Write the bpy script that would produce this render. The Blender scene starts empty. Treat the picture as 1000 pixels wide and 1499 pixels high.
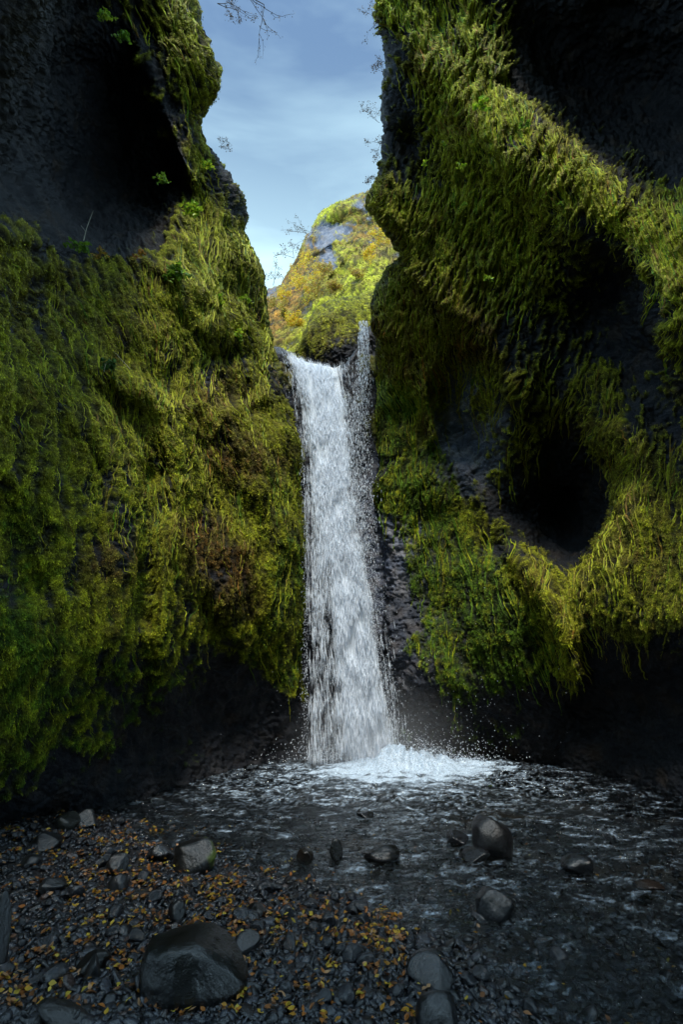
import bpy, math, random, time
import numpy as np
T0 = time.time()
rng = np.random.default_rng(7)
random.seed(7)
scene = bpy.context.scene
COL = scene.collection

# ------------------------------------------------------------------ camera maths
FPX, CX, CY = 750.0, 500.0, 749.5
PITCH = math.radians(15.0)
CP, SP = math.cos(PITCH), math.sin(PITCH)
CAMZ = 1.7
def ray(px, py):
    dx = (np.asarray(px, float) - CX) / FPX
    dy = (CY - np.asarray(py, float)) / FPX
    return dx, CP - SP * dy, SP + CP * dy
def at_t(px, py, t):
    dx, yd, zd = ray(px, py)
    return np.stack([dx * t, yd * t, CAMZ + zd * t], -1)
def at_Y(px, py, Y):
    dx, yd, zd = ray(px, py)
    return at_t(px, py, np.asarray(Y, float) / yd)
def at_z(px, py, z=0.0):
    dx, yd, zd = ray(px, py)
    return at_t(px, py, (z - CAMZ) / zd)
def project(P):
    x, y, z = P[..., 0], P[..., 1], P[..., 2] - CAMZ
    t = y * CP + z * SP
    up = -y * SP + z * CP
    return CX + FPX * x / t, CY - FPX * up / t, t

# ------------------------------------------------------------------ noise
_pr = np.random.default_rng(3)
PERM = _pr.permutation(4096).astype(np.int64)
GR = _pr.normal(size=(4096, 3)); GR /= np.linalg.norm(GR, axis=1)[:, None]
GR = GR.astype(np.float32)
def pn(P, s=0):
    P = np.asarray(P, np.float32) + np.float32(s * 17.31 + 100.0)
    sh = P.shape[:-1]
    P = P.reshape(-1, 3)
    I = np.floor(P).astype(np.int64); F = (P - I).astype(np.float32)
    W = F * F * F * (F * (F * 6 - 15) + 10)
    out = np.zeros(len(P), np.float32)
    for a in (0, 1):
        hx = PERM[(I[:, 0] + a) & 4095]
        wx = W[:, 0] if a else 1 - W[:, 0]
        for b in (0, 1):
            hy = PERM[(hx + I[:, 1] + b) & 4095]
            wy = wx * (W[:, 1] if b else 1 - W[:, 1])
            for c in (0, 1):
                h = PERM[(hy + I[:, 2] + c) & 4095]
                g = GR[h]
                d = g[:, 0] * (F[:, 0] - a) + g[:, 1] * (F[:, 1] - b) + g[:, 2] * (F[:, 2] - c)
                out += wy * (W[:, 2] if c else 1 - W[:, 2]) * d
    return (out * 1.6).reshape(sh)
def fbm(P, oct=3, s=0, gain=.5):
    r = 0; a = 1.0; n = 0
    for k in range(oct):
        r = r + a * pn(P * (2.03 ** k), s + k); n += a; a *= gain
    return r / n
def ridged(P, s=0):
    return 1 - np.abs(pn(P, s)) * 2.2
def ss(x, a, b):
    t = np.clip((x - a) / (b - a), 0, 1)
    return t * t * (3 - 2 * t)

# ------------------------------------------------------------------ fields given at scattered control points
def tps(ctrl):
    C = np.array(ctrl, float)
    X = C[:, :2] / 500.0; v = C[:, 2]
    def U(r2): return np.where(r2 > 1e-12, r2 * np.log(r2 + 1e-12), 0) * .5
    n = len(X)
    K = U(((X[:, None] - X[None]) ** 2).sum(-1)) + np.eye(n) * 0.003
    Pm = np.hstack([np.ones((n, 1)), X])
    A = np.zeros((n + 3, n + 3)); A[:n, :n] = K; A[:n, n:] = Pm; A[n:, :n] = Pm.T
    w = np.linalg.solve(A, np.r_[v, 0, 0, 0])
    def f(px, py):
        q = np.stack([px, py], -1) / 500.0
        out = w[n] + w[n + 1] * q[..., 0] + w[n + 2] * q[..., 1]
        for k in range(n):
            r2 = (q[..., 0] - X[k, 0]) ** 2 + (q[..., 1] - X[k, 1]) ** 2
            out = out + w[k] * U(r2)
        return out
    return f
def kern(pts, default, rad=55.0, dw=.02):
    def f(px, py):
        num = np.full(px.shape, default * dw); den = np.full(px.shape, dw)
        for p in pts:
            r = p[3] if len(p) > 3 else rad
            w = np.exp(-((px - p[0]) ** 2 + (py - p[1]) ** 2) / (2 * r * r))
            num += w * p[2]; den += w
        return num / den
    return f
def polyd(px, py, line):
    d = np.full(px.shape, 1e9); side = np.zeros(px.shape)
    for (x0, y0), (x1, y1) in zip(line[:-1], line[1:]):
        vx, vy = x1 - x0, y1 - y0; L = vx * vx + vy * vy
        t = np.clip(((px - x0) * vx + (py - y0) * vy) / L, 0, 1)
        ex, ey = px - x0 - t * vx, py - y0 - t * vy
        dd = np.hypot(ex, ey); m = dd < d
        d = np.where(m, dd, d); side = np.where(m, np.sign(vx * ey - vy * ex), side)
    return d, side
def relief(px, py, feats):
    r = np.zeros(px.shape)
    for line, w, amp in feats:
        d, sd = polyd(px, py, line)
        if isinstance(w, tuple):      # asymmetric: (width one side, width other side)
            ww = np.where(sd > 0, w[0], w[1])
        else: ww = w
        r += amp * np.exp(-(d / ww) ** 2)
    return r
def itp(tab):
    a = np.array(sorted(tab), float)
    return lambda y: np.interp(y, a[:, 0], a[:, 1])
def ctrlY(pts):
    out = []
    for p in pts:
        px, py, Y = p[:3]
        dx, yd, zd = ray(px, py)
        if len(p) > 3: t = Y / dx          # given as world X
        else: t = Y / yd
        out.append((px, py, 1.0 / t))
    return out

# ------------------------------------------------------------------ mesh helpers
def make_mesh(name, V, Fq, col=None, mats=(), smooth=True, extra=None):
    me = bpy.data.meshes.new(name)
    V = np.asarray(V, np.float32).reshape(-1, 3); Fq = np.asarray(Fq, np.int32)
    k = Fq.shape[1]
    me.vertices.add(len(V)); me.vertices.foreach_set('co', V.ravel())
    me.loops.add(Fq.size); me.loops.foreach_set('vertex_index', Fq.ravel())
    me.polygons.add(len(Fq)); me.polygons.foreach_set('loop_start', np.arange(0, Fq.size, k, dtype=np.int32))
    me.update(calc_edges=True)
    me.polygons.foreach_set('use_smooth', np.full(len(Fq), smooth))
    if col is not None:
        a = me.color_attributes.new('Col', 'FLOAT_COLOR', 'POINT')
        c = np.ones((len(V), 4), np.float32); c[:, :col.shape[1]] = col
        a.data.foreach_set('color', c.ravel())
    for m in mats: me.materials.append(m)
    me.validate()
    return me
def link(name, me, parent=None, **props):
    o = bpy.data.objects.new(name, me); COL.objects.link(o)
    if parent is not None: o.parent = parent
    for k, v in props.items(): o[k] = v
    return o
def grid_faces(nr, nc):
    i = np.arange(nr - 1)[:, None] * nc + np.arange(nc - 1)[None]
    i = i.ravel()
    return np.stack([i, i + 1, i + nc + 1, i + nc], -1)
def grid_normals(P):
    du = np.gradient(P, axis=1); dv = np.gradient(P, axis=0)
    n = np.cross(du, dv)
    n /= np.linalg.norm(n, axis=-1, keepdims=True) + 1e-9
    return n

# ------------------------------------------------------------------ materials
def mat(name):
    m = bpy.data.materials.new(name); m.use_nodes = True
    nt = m.node_tree; b = nt.nodes['Principled BSDF']
    return m, nt, b
def nd(nt, t, **kw):
    n = nt.nodes.new(t)
    for k, v in kw.items():
        if k.startswith('i_'):
            key = k[2:].replace('_', ' ')
            n.inputs[key].default_value = v
        else: setattr(n, k, v)
    return n
def surf_mat(name, rough=.8, bump=.3, scale=60, spec=.3, cvar=.5, wet=0.0):
    m, nt, b = mat(name); L = nt.links
    a = nd(nt, 'ShaderNodeVertexColor', layer_name='Col')
    tc = nd(nt, 'ShaderNodeTexCoord')
    n = nd(nt, 'ShaderNodeTexNoise', i_Scale=scale, i_Detail=5.0, i_Roughness=.65)
    L.new(tc.outputs['Object'], n.inputs['Vector'])
    r = nd(nt, 'ShaderNodeMapRange'); r.inputs[1].default_value = .3; r.inputs[2].default_value = .7
    r.inputs[3].default_value = 1 - cvar; r.inputs[4].default_value = 1 + cvar
    L.new(n.outputs[0], r.inputs[0])
    mx = nd(nt, 'ShaderNodeMix', data_type='RGBA', blend_type='MULTIPLY'); mx.inputs[0].default_value = 1
    L.new(a.outputs['Color'], mx.inputs[6]); L.new(r.outputs[0], mx.inputs[7])
    L.new(mx.outputs[2], b.inputs['Base Color'])
    bp = nd(nt, 'ShaderNodeBump'); bp.inputs['Strength'].default_value = bump; bp.inputs['Distance'].default_value = .03
    L.new(n.outputs[0], bp.inputs['Height']); L.new(bp.outputs[0], b.inputs['Normal'])
    # alpha channel of Col carries wetness
    rr = nd(nt, 'ShaderNodeMapRange'); rr.inputs[3].default_value = .14 if 'stone' in name else .25; rr.inputs[4].default_value = rough
    L.new(a.outputs['Alpha'], rr.inputs[0]); L.new(rr.outputs[0], b.inputs['Roughness'])
    b.inputs['Specular IOR Level'].default_value = spec
    return m
M_CLIFF = surf_mat('cliff_rock_and_moss', .9, .8, 55, .22, .6)
M_GROUND = surf_mat('river_gravel', .7, .8, 40, .5, .5)
def leaf_mat(name, rough=.6, transl=.25):
    m, nt, b = mat(name); L = nt.links
    a = nd(nt, 'ShaderNodeVertexColor', layer_name='Col')
    L.new(a.outputs['Color'], b.inputs['Base Color']); b.inputs['Roughness'].default_value = rough
    b.inputs['Specular IOR Level'].default_value = .25
    tr = nd(nt, 'ShaderNodeBsdfTranslucent'); L.new(a.outputs['Color'], tr.inputs[0])
    mx = nd(nt, 'ShaderNodeMixShader'); mx.inputs[0].default_value = transl
    L.new(b.outputs[0], mx.inputs[1]); L.new(tr.outputs[0], mx.inputs[2])
    L.new(mx.outputs[0], nt.nodes['Material Output'].inputs[0])
    return m
M_MOSS = leaf_mat('moss_fronds', .7, .2)
M_LEAF = leaf_mat('plant_leaf', .5, .35)

# ------------------------------------------------------------------ cliff colours
def lerp(a, b, t): return a + (b - a) * t
def C(*v): return np.array(v, np.float32)
GREEN, LIME, OLIVE, BROWN, RUST = C(.070, .135, .006), C(.30, .32, .010), C(.20, .185, .014), C(.12, .075, .015), C(.28, .13, .015)
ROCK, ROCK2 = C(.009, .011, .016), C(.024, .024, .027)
def hue_col(h, n):
    h = np.clip(h + n, 0, 4)[..., None]
    c = GREEN + 0 * h
    c = lerp(c, LIME, np.clip(h, 0, 1)); c = lerp(c, OLIVE, np.clip(h - 1, 0, 1))
    c = lerp(c, BROWN, np.clip(h - 2, 0, 1)); c = lerp(c, RUST, np.clip(h - 3, 0, 1))
    return c

def flowcoords(P, lean, z0=3.5, st=.16):
    """coordinates stretched down the slope so that noise makes hanging strands"""
    z = P[..., 2]
    g = lean * np.log1p(np.exp(np.clip((z - z0) * 1.2, -30, 30))) / 1.2
    w = .22 * pn(P * .9, 31) + .045 * pn(P * 4.5, 32)
    return np.stack([P[..., 0] + g + w, P[..., 1] * .8, z * st], -1)

def dress(P, PX, PY, maskf, huef, lean, amp=1.0, strand=1.0, wetf=None, z0=3.5, barecol=None, st=.16, fq=(5.5, 11.0), dk=.5):
    """displace a base patch and colour it; returns P2, col, moss, N"""
    N = grid_normals(P)
    # make normals face the camera
    V = np.array([0, 0, CAMZ]) - P
    if (N * V).sum(-1).mean() < 0: N = -N
    big = fbm(P * .75, 3, 1) * .22 + fbm(P * np.array([2.4, 2.4, 1.3]), 2, 5) * .07
    fc = flowcoords(P, lean, z0, st)
    s1 = ridged(fc * fq[0], 11); s2 = ridged(fc * fq[1] + 3, 12); s3 = fbm(fc * np.array([22., 22., 30.]), 2, 13)
    lump = .45 * fbm(P * 7.0, 2, 20) + .75 * fbm(P * 19.0, 2, 22)
    fine = fbm(P * 34.0, 2, 24)
    strands = .6 * s1 + .4 * s2
    if callable(strand): strand = strand(PX, PY)
    mk = maskf(PX, PY)
    m = mk - .02 + .8 * (strands - .4) * strand + .42 * lump + .38 * fbm(P * 1.7, 2, 40) + .5 * fbm(P * 4.3, 3, 42) + .2 * s3
    moss = ss(m, -.18, .30)
    rockd = (np.abs(fbm(P * np.array([3.0, 3.0, 2.0]), 3, 50)) * -.10 - .02 * np.clip(ridged(P * np.array([5., 5., 8.]), 57), 0, 1) ** 4 + fbm(P * 13., 3, 51) * .05)
    d = big * amp + rockd * (1 - .6 * moss) + moss * (.05 * strands * np.minimum(strand, 1.25) + .022 * lump + .012 + .014 * s3) + .012 * fine
    P2 = P + N * d[..., None]
    h = huef(PX, PY)
    hn = 1.0 * fbm(P * 2.1, 3, 60) + 1.1 * fbm(P * 11., 2, 61) + .4 * s3 + .35
    mc = hue_col(h, hn)
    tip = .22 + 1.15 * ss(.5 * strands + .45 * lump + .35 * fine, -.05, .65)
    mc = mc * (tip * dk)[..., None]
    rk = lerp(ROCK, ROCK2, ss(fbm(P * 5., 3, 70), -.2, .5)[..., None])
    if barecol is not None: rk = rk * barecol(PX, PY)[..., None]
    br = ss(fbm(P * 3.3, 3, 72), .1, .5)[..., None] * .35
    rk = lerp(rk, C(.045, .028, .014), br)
    col = lerp(rk, mc, moss[..., None])
    wet = (1 - moss) * .3 if wetf is None else np.clip((1 - moss) * .25 + wetf(PX, PY) * .8, 0, 1)
    col = np.concatenate([col, (1 - wet)[..., None]], -1)
    return P2, col.astype(np.float32), moss, N, strands

def scatter_moss(P, col, moss, N, PX, PY, n, lean, size=1.0, st=None, frame=(-60, 1060, -40, 1240), seed=1, up=False):
    r = np.random.default_rng(seed)
    ok = (PX > frame[0]) & (PX < frame[1]) & (PY > frame[2]) & (PY < frame[3])
    w = np.where(ok, moss ** 1.3 * (1 if st is None else np.clip(st + .15, .1, 1.2) ** 1.5), 0).ravel() * (.35 + r.random(moss.size))
    # area in pixels of each cell varies: weight with local spacing
    gx = np.abs(np.gradient(PX, axis=1)) * np.abs(np.gradient(PY, axis=0))
    w = w * gx.ravel(); w /= w.sum()
    idx = r.choice(w.size, n, p=w)
    p = P.reshape(-1, 3)[idx]; nn = N.reshape(-1, 3)[idx]; c = col.reshape(-1, col.shape[-1])[idx][:, :3]
    p = p + r.normal(size=p.shape) * .008
    return fronds(p, nn, c, lean, size, r, up)

def fronds(p, nn, c, lean, size, r, up=False):
    n = len(p)
    dist = np.linalg.norm(p - np.array([0, 0, CAMZ]), axis=1)
    L = (r.random(n) ** 2.4 * .018 + .007) * size * (dist / 8.0) ** .5
    Wd = L * (.18 + .25 * r.random(n))
    down = np.array([0, 0, -1.0]) + np.array([lean * .8, 0, 0]) * np.clip((p[:, 2:3] - 3) / 4, 0, 1)
    if up: down = -down * .4
    dirv = down * (.7 + r.random((n, 1))) + nn * (.15 + .75 * r.random((n, 1))) + r.normal(size=(n, 3)) * .28
    dirv /= np.linalg.norm(dirv, axis=1)[:, None]
    side = np.cross(dirv, nn + r.normal(size=(n, 3)) * .5); side /= np.linalg.norm(side, axis=1)[:, None] + 1e-6
    base = p + nn * .004
    mid = base + dirv * (L * .5)[:, None]; tip = base + dirv * L[:, None] + np.array([0, 0, -.25]) * L[:, None]
    V = np.stack([base, mid + side * Wd[:, None], tip, mid - side * Wd[:, None]], 1)
    cl = .5 * fbm(p * 6.0, 2, 33) + .8 * fbm(p * 21.0, 2, 35)
    k = ((1.1 + 1.7 * r.random(n) ** 2) * np.clip(1 + 1.1 * cl, .35, 2))[:, None]
    c = c * k + np.array([.012, .014, 0]) * r.random((n, 1))
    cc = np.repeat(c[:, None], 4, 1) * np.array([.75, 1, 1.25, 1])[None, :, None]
    F = np.arange(n * 4).reshape(-1, 4)
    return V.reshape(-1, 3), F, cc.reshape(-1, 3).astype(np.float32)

def ropes(P, PX, PY, n, dirf, maskf, huef, seed, frame=(-30, 1030, -30, 1130), maxlen=16, stp=4.5, N=None):
    """long hanging strands of moss that follow the fall line over the wall surface"""
    r = np.random.default_rng(seed)
    gx = np.arange(frame[0] - 20, frame[1] + 21, 2.0); gy = np.arange(frame[2] - 10, frame[3] + 11, 2.0)
    G = np.full((len(gy), len(gx), 6), np.nan)
    rows = PY[:, PY.shape[1] // 2]
    for i, y in enumerate(gy):
        k = np.clip(np.searchsorted(rows, y), 0, len(rows) - 1)
        xr = PX[k]; inside = (gx > xr.min()) & (gx < xr.max())
        o = np.argsort(xr, kind='stable')
        for c_ in range(3):
            G[i, :, c_] = np.where(inside, np.interp(gx, xr[o], P[k, o, c_]), np.nan)
            G[i, :, 3 + c_] = np.where(inside, np.interp(gx, xr[o], N[k, o, c_]), np.nan)
    def look(x, y):
        ix = np.clip(((x - gx[0]) / 2).round().astype(int), 0, len(gx) - 1); iy = np.clip(((y - gy[0]) / 2).round().astype(int), 0, len(gy) - 1)
        return G[iy, ix]
    x = r.uniform(frame[0], frame[1], n * 12); y = r.uniform(frame[2], frame[3], n * 12)
    k = r.random(n * 12) < maskf(x, y); x, y = x[k][:n], y[k][:n]; n = len(x)
    Ls = (4 + (maxlen - 4) * r.random(n)).astype(int); pts, nrm, xs_, ys_ = [], [], [], []
    for j in range(maxlen):
        g = look(x, y); pts.append(g[:, :3]); nrm.append(g[:, 3:]); xs_.append(x); ys_.append(y)
        dx, dy = dirf(x, y); wob = .55 * pn(np.stack([x * .035, y * .02, x * 0], -1), 77) + .35 * pn(np.stack([x * .12, y * .07, x * 0], -1), 78)
        dx = dx + wob; q = np.hypot(dx, dy); x = x + stp * dx / q; y = y + stp * dy / q
    pts = np.stack(pts, 1); nrm = np.stack(nrm, 1); xs_ = np.stack(xs_, 1); ys_ = np.stack(ys_, 1)
    jj = np.arange(maxlen)[None]; tt = jj / (Ls[:, None] - 1.0)
    dist = np.linalg.norm(pts[:, :1] - np.array([0, 0, CAMZ]), axis=-1)
    rad = (.004 + .006 * r.random((n, 1)) ** 1.5) * (dist / 7.) * np.sqrt(np.clip(1.02 - np.abs(2 * tt - 1) ** 2.5, .01, 1)) * (1 + .3 * r.normal(size=(n, maxlen)).clip(-1.5, 1.5))
    ok = (jj < Ls[:, None]) & np.isfinite(pts).all(-1)
    # break strands that jump across a depth gap
    step = np.linalg.norm(np.diff(pts, axis=1), axis=-1); bad = np.concatenate([np.zeros((n, 1), bool), step > .22 * dist / 7], 1); ok &= ~(np.cumsum(bad, 1) > 0)
    pts = np.nan_to_num(pts); nrm = np.nan_to_num(nrm)
    ctr = pts + nrm * (.002 + .014 * r.random((n, 1, 1)))
    tg = np.gradient(ctr, axis=1); tg /= np.linalg.norm(tg, axis=-1, keepdims=True) + 1e-9
    sd = np.cross(tg, nrm); sd /= np.linalg.norm(sd, axis=-1, keepdims=True) + 1e-9
    rr = rad[..., None]
    ring = np.stack([ctr + sd * rr, ctr + nrm * rr * 1.1, ctr - sd * rr, ctr - nrm * rr * .8], 2)      # n,maxlen,4,3
    h = huef(xs_, ys_) + .15 + .8 * r.normal(size=(n, 1)) + .4 * r.normal(size=(n, maxlen))
    col = hue_col(h, 0) * (.75 + .7 * r.random((n, 1, 1)))
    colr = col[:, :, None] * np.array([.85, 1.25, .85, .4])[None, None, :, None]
    idx = (np.arange(n)[:, None] * maxlen + np.arange(maxlen - 1)[None]) * 4
    good = (ok[:, 1:] & ok[:, :-1])
    idx = idx[good]
    F = np.concatenate([np.stack([idx + a, idx + (a + 1) % 4, idx + 4 + (a + 1) % 4, idx + 4 + a], -1) for a in range(4)])
    # fronds sticking out of the strands
    rep = 3; pp = np.repeat(ctr[ok], rep, 0); nn = np.repeat(nrm[ok], rep, 0); cc = np.repeat(col[ok], rep, 0); rd = np.repeat(rad[ok], rep)
    pp = pp + r.normal(size=pp.shape) * rd[:, None] * .8 + nn * rd[:, None] * .5
    V2, F2, C2 = fronds(pp, nn, cc * .75, 0, .55, r)
    used = np.unique(F); remap = np.zeros(ring.shape[0] * maxlen * 4, np.int64); remap[used] = np.arange(len(used))
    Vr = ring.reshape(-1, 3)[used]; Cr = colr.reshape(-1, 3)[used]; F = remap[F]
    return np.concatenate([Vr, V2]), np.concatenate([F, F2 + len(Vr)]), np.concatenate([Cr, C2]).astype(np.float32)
def dirfield(pts, rad=60):
    fx = kern([(p[0], p[1], p[2]) for p in pts], 0, rad)
    return lambda x, y: (fx(x, y), np.ones(x.shape))
def join(*a):
    V, F, C_, o = [], [], [], 0
    for v, f, c in a: V.append(v); F.append(f + o); C_.append(c); o += len(v)
    return np.concatenate(V), np.concatenate(F), np.concatenate(C_)

def edge_round(t, upx, R=26.0):
    q = np.clip(1 - upx / R, 0, .999)
    return t + (R * t / FPX) * (1 - np.sqrt(1 - q * q)) * 1.6

def wall_patch(ctrl, feats, edge, side, rows, ncol, outpx, nout=50, wrap=26, wraplen=3.5, inner=-30):
    """side=-1: wall left of its silhouette edge(py); +1: right of it. Columns run left to right."""
    f = tps(ctrlY(ctrl))
    rows = np.asarray(rows, float)
    e = edge(rows)
    e = e + 3.5 * np.array([pn(np.array([[y * .045, 3.3, side * 2.0]]), 5)[0] for y in rows])
    u = 1 - (1 - np.linspace(0, 1, ncol)) ** 1.06
    start = np.where(side < 0, np.minimum(inner, e - 300), np.maximum(1000 - inner, e + 300))
    cols = start[:, None] + (e - start)[:, None] * u[None]           # start -> edge
    o = np.linspace(1, 0, nout, endpoint=False) ** 1.5
    out = start[:, None] + (outpx - start)[:, None] * o[None]
    PXr = np.concatenate([out, cols], 1); PYr = np.repeat(rows[:, None], PXr.shape[1], 1)
    inv = np.clip(f(PXr, PYr), 1 / 40., 1 / 1.6)
    t = 1 / inv - relief(PXr, PYr, feats)
    t = edge_round(t, np.abs(e[:, None] - PXr))
    P = at_t(PXr, PYr, t)
    s = (np.linspace(0, 1, wrap + 1)[1:] ** 1.7 * wraplen)
    E = P[:, -1]; vd = E - np.array([0, 0, CAMZ]); vd[:, 2] *= .3; vd /= np.linalg.norm(vd, axis=1)[:, None]
    r0 = .25
    lat = (np.sqrt(s * s + r0 * r0) - r0) * .8
    Wp = E[:, None] + vd[:, None] * s[None, :, None] + np.array([side, 0, 0.]) * lat[None, :, None]
    P = np.concatenate([P, Wp], 1)
    PX = np.concatenate([PXr, np.repeat(e[:, None], wrap, 1)], 1); PY = np.repeat(rows[:, None], PX.shape[1], 1)
    if side > 0:
        P, PX, PY = P[:, ::-1], PX[:, ::-1], PY[:, ::-1]
    return P.copy(), PX.copy(), PY.copy()

def rows_for(top, bot, step, a=-40, b=1250):
    r1 = np.linspace(top, a, max(2, int((a - top) / 22)), endpoint=False) if top < a else np.array([])
    r2 = np.arange(a if top < a else top, min(b, bot), step)
    r3 = np.arange(b, bot, 12.0) if bot > b else np.array([])
    return np.concatenate([r1, r2, r3])

STEP = 1.45
# ================================================================== LEFT CLIFF
edgeL = itp([(-1000, -650), (-500, -250), (-250, 20), (-120, 180), (-50, 262), (0, 288), (40, 303), (100, 322), (125, 322), (140, 312),
             (160, 303), (178, 292), (190, 300), (215, 316), (245, 328), (275, 346), (300, 354), (335, 356), (355, 362),
             (390, 376), (430, 389), (480, 391), (505, 398), (530, 402), (560, 410), (600, 428), (660, 440), (720, 444), (1000, 446),
             (1100, 452), (1500, 460)])
ctrlL = [(0, 1225, -3.2, 1), (-400, 1300, -3.1, 1), (-900, 1300, -3.2, 1), (0, 1499, -3.2, 1), (-900, 500, -2.6, 1), (-900, -300, -2.6, 1),
         (-400, 700, -2.7, 1), (-400, 200, -2.9, 1), (-900, -900, -3.5, 1), (-300, -900, -3.5, 1),
         (0, 1050, -2.95, 1), (0, 850, -2.75, 1), (0, 650, -2.85, 1), (0, 480, -3.05, 1), (0, 330, -3.2, 1), (0, 270, -3.75, 1), (0, 150, -3.6, 1), (0, 30, -2.9, 1), (0, -150, -2.3, 1),
         (200, 1180, 6.7), (200, 1080, 6.75), (200, 960, 6.15), (200, 800, 5.9), (200, 650, 6.1), (200, 500, 6.15), (200, 400, 6.25),
         (100, 350, 5.75), (110, 300, 6.7), (200, 355, 6.6), (200, 310, 7.35), (150, 200, 7.1), (100, 100, 6.1), (230, 260, 7.2), (265, 240, 6.9), (160, 60, 6.2), (215, 120, 6.4), (120, 10, 5.5),
         (250, 20, 5.9), (300, 90, 6.4), (310, 220, 7.0), (345, 310, 7.7), (300, 400, 7.1), (385, 470, 8.4), (300, 560, 7.1), (280, 700, 6.9),
         (300, 850, 7.0), (300, 960, 7.2), (300, 1040, 8.0), (300, 1120, 7.9), (380, 600, 8.0), (380, 780, 7.9), (380, 950, 8.05), (400, 1040, 8.7), (400, 1100, 8.9),
         (440, 640, 8.8), (440, 800, 8.6), (440, 980, 8.65), (440, 1060, 9.1), (450, 1200, 9.1), (300, 1300, 7.9), (100, 1180, 5.9), (100, 1090, 5.75), (100, 950, 5.1), (100, 700, 5.1), (100, 500, 5.4),
         (200, -300, 5.0), (0, -600, 4.2)]
featL = [([(262, 180), (262, 300), (250, 420), (300, 480)], 22, .18),
         ([(120, 520), (250, 600), (262, 720), (245, 860), (240, 1000)], 22, .28),
         ([(300, 590), (360, 660), (420, 780)], 30, .22), ([(335, 600), (440, 560)], 14, .1),
         ([(190, 40), (225, 120), (250, 200), (285, 260)], 12, .16),
         ([(0, 340), (60, 352), (110, 362), (215, 378), (290, 430)], 12, .15),
         ([(70, 560), (170, 680), (180, 800), (165, 960)], 26, .22),
         ([(0, 560), (60, 640), (90, 760)], 26, .15),
         ([(30, 470), (70, 420)], 24, -.4), ([(360, 520), (310, 520)], 12, -.15), ([(215, 700), (205, 900)], 20, -.2),
         ([(290, 880), (330, 960)], 20, -.25), ([(0, 740), (40, 850)], 30, -.3), ([(310, 150), (300, 175)], 10, -.15), ([(240, 240), (262, 285)], 18, -.2),
         ([(0, 1110), (90, 1000)], 26, .15)]
rowsL = rows_for(-950, 1500, STEP)
P, PX, PY = wall_patch(ctrlL, featL, edgeL, -1, rowsL, 300, -1100)
maskL = kern([(60, 60, -1.2), (20, 120, -1.3, 70), (130, 130, -1.3, 60), (100, 220, -1.3, 60), (190, 210, -1.2, 32), (30, 200, -1.3, 50), (170, 300, -1.3, 45), (215, 335, -1.1, 22), (120, 320, -1.2, 35), (60, 270, -1.2, 40),
              (245, 240, -1.0, 16), (258, 280, -.9, 12), (230, 30, .25, 22), (178, 20, .35, 14), (200, 85, .4, 14), (220, 140, .45, 14), (240, 190, .35, 12), (280, 60, .4, 28), (270, 120, .35, 22), (300, 130, .1, 16), (140, 10, .1, 10),
              (130, 30, -.5, 25), (325, 260, -.55, 14), (345, 300, -.6, 12), (315, 210, -.3, 10), (290, 230, .35, 20), (285, 330, .55, 40), (330, 400, .45, 40), (250, 400, .6, 40), (60, 400, .25), (150, 430, .4), (30, 340, .4, 20),
              (40, 460, -.25, 24), (330, 540, -.1, 20), (100, 550, .45), (200, 550, .45), (300, 620, .55), (380, 650, .6), (110, 700, .3), (60, 800, .2), (200, 720, .1, 40), (180, 800, .2, 30), (260, 720, .6, 22),
              (420, 750, .75, 40), (400, 900, .8, 40), (425, 985, .9, 18), (400, 960, .9, 25), (432, 1005, .6, 12), (320, 780, .4), (330, 900, .05, 32), (250, 900, .25), (150, 900, .3), (60, 900, .3), (30, 1030, .35, 45), (120, 1020, .1, 40), (200, 1000, -.05, 35),
              (240, 1080, -.4, 35), (300, 1010, -.4, 30), (350, 1015, -.95, 22), (390, 1055, -.8, 36), (425, 1060, -1.0, 16), (320, 1110, -.8, 55), (150, 1130, -.5, 40), (30, 1150, .0, 30), (90, 1200, -1.2, 40), (415, 560, -.4, 14), (428, 620, -.2, 12), (437, 850, .4, 12), (0, 850, -.3, 25)], .3, 50)
hueL = kern([(60, 60, 1.6), (215, 110, 1.0, 25), (280, 60, 1.2), (300, 300, 1.0), (262, 200, 1.6, 14), (330, 420, .9), (60, 420, 1.4), (150, 480, 1.2), (100, 600, 1.1), (260, 700, .9, 25), (340, 590, 1.8, 25), (350, 660, 2.6, 22), (380, 620, 1.0, 30),
             (300, 800, 2.6, 25), (340, 830, 3.0, 24), (350, 880, 2.5, 22), (420, 850, .0, 35), (400, 950, .1, 35), (380, 760, .6, 30), (150, 830, 3.0, 22), (170, 900, .9), (30, 950, .0), (40, 1050, -.1), (110, 680, 1.0), (60, 780, .5), (230, 900, .7), (200, 1000, .0), (250, 1050, -.3), (95, 400, 2.0, 20)], 1.0, 50)
P2, col, moss, N, st_ = dress(P, PX, PY, maskL, hueL, .30, strand=kern([(400, 800, .35, 60), (400, 950, .3, 50), (250, 600, .95, 60), (80, 800, .6, 90), (100, 450, .7)], .8, 70), barecol=kern([(80, 120, .55, 90), (150, 250, .6, 60), (30, 220, .6, 50)], 1.0, 60))  # barecol darkens the rock in the upper hollow in place of shade
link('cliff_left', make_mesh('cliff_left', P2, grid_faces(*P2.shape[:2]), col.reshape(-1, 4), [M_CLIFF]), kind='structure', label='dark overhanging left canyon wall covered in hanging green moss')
a_ = scatter_moss(P2, col, moss, N, PX, PY, 560000, .3, seed=3, st=st_)
dirL = dirfield([(210, 90, .45), (240, 200, .3), (285, 60, .35), (300, 250, .2), (300, 380, .15), (60, 420, .45), (150, 450, .45), (230, 450, .1), (100, 560, .35), (250, 650, .0), (320, 620, .3), (380, 620, .5), (400, 750, .1), (415, 900, .0), (100, 800, .1), (250, 900, .0), (50, 1000, .1), (330, 500, .25)])
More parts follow.
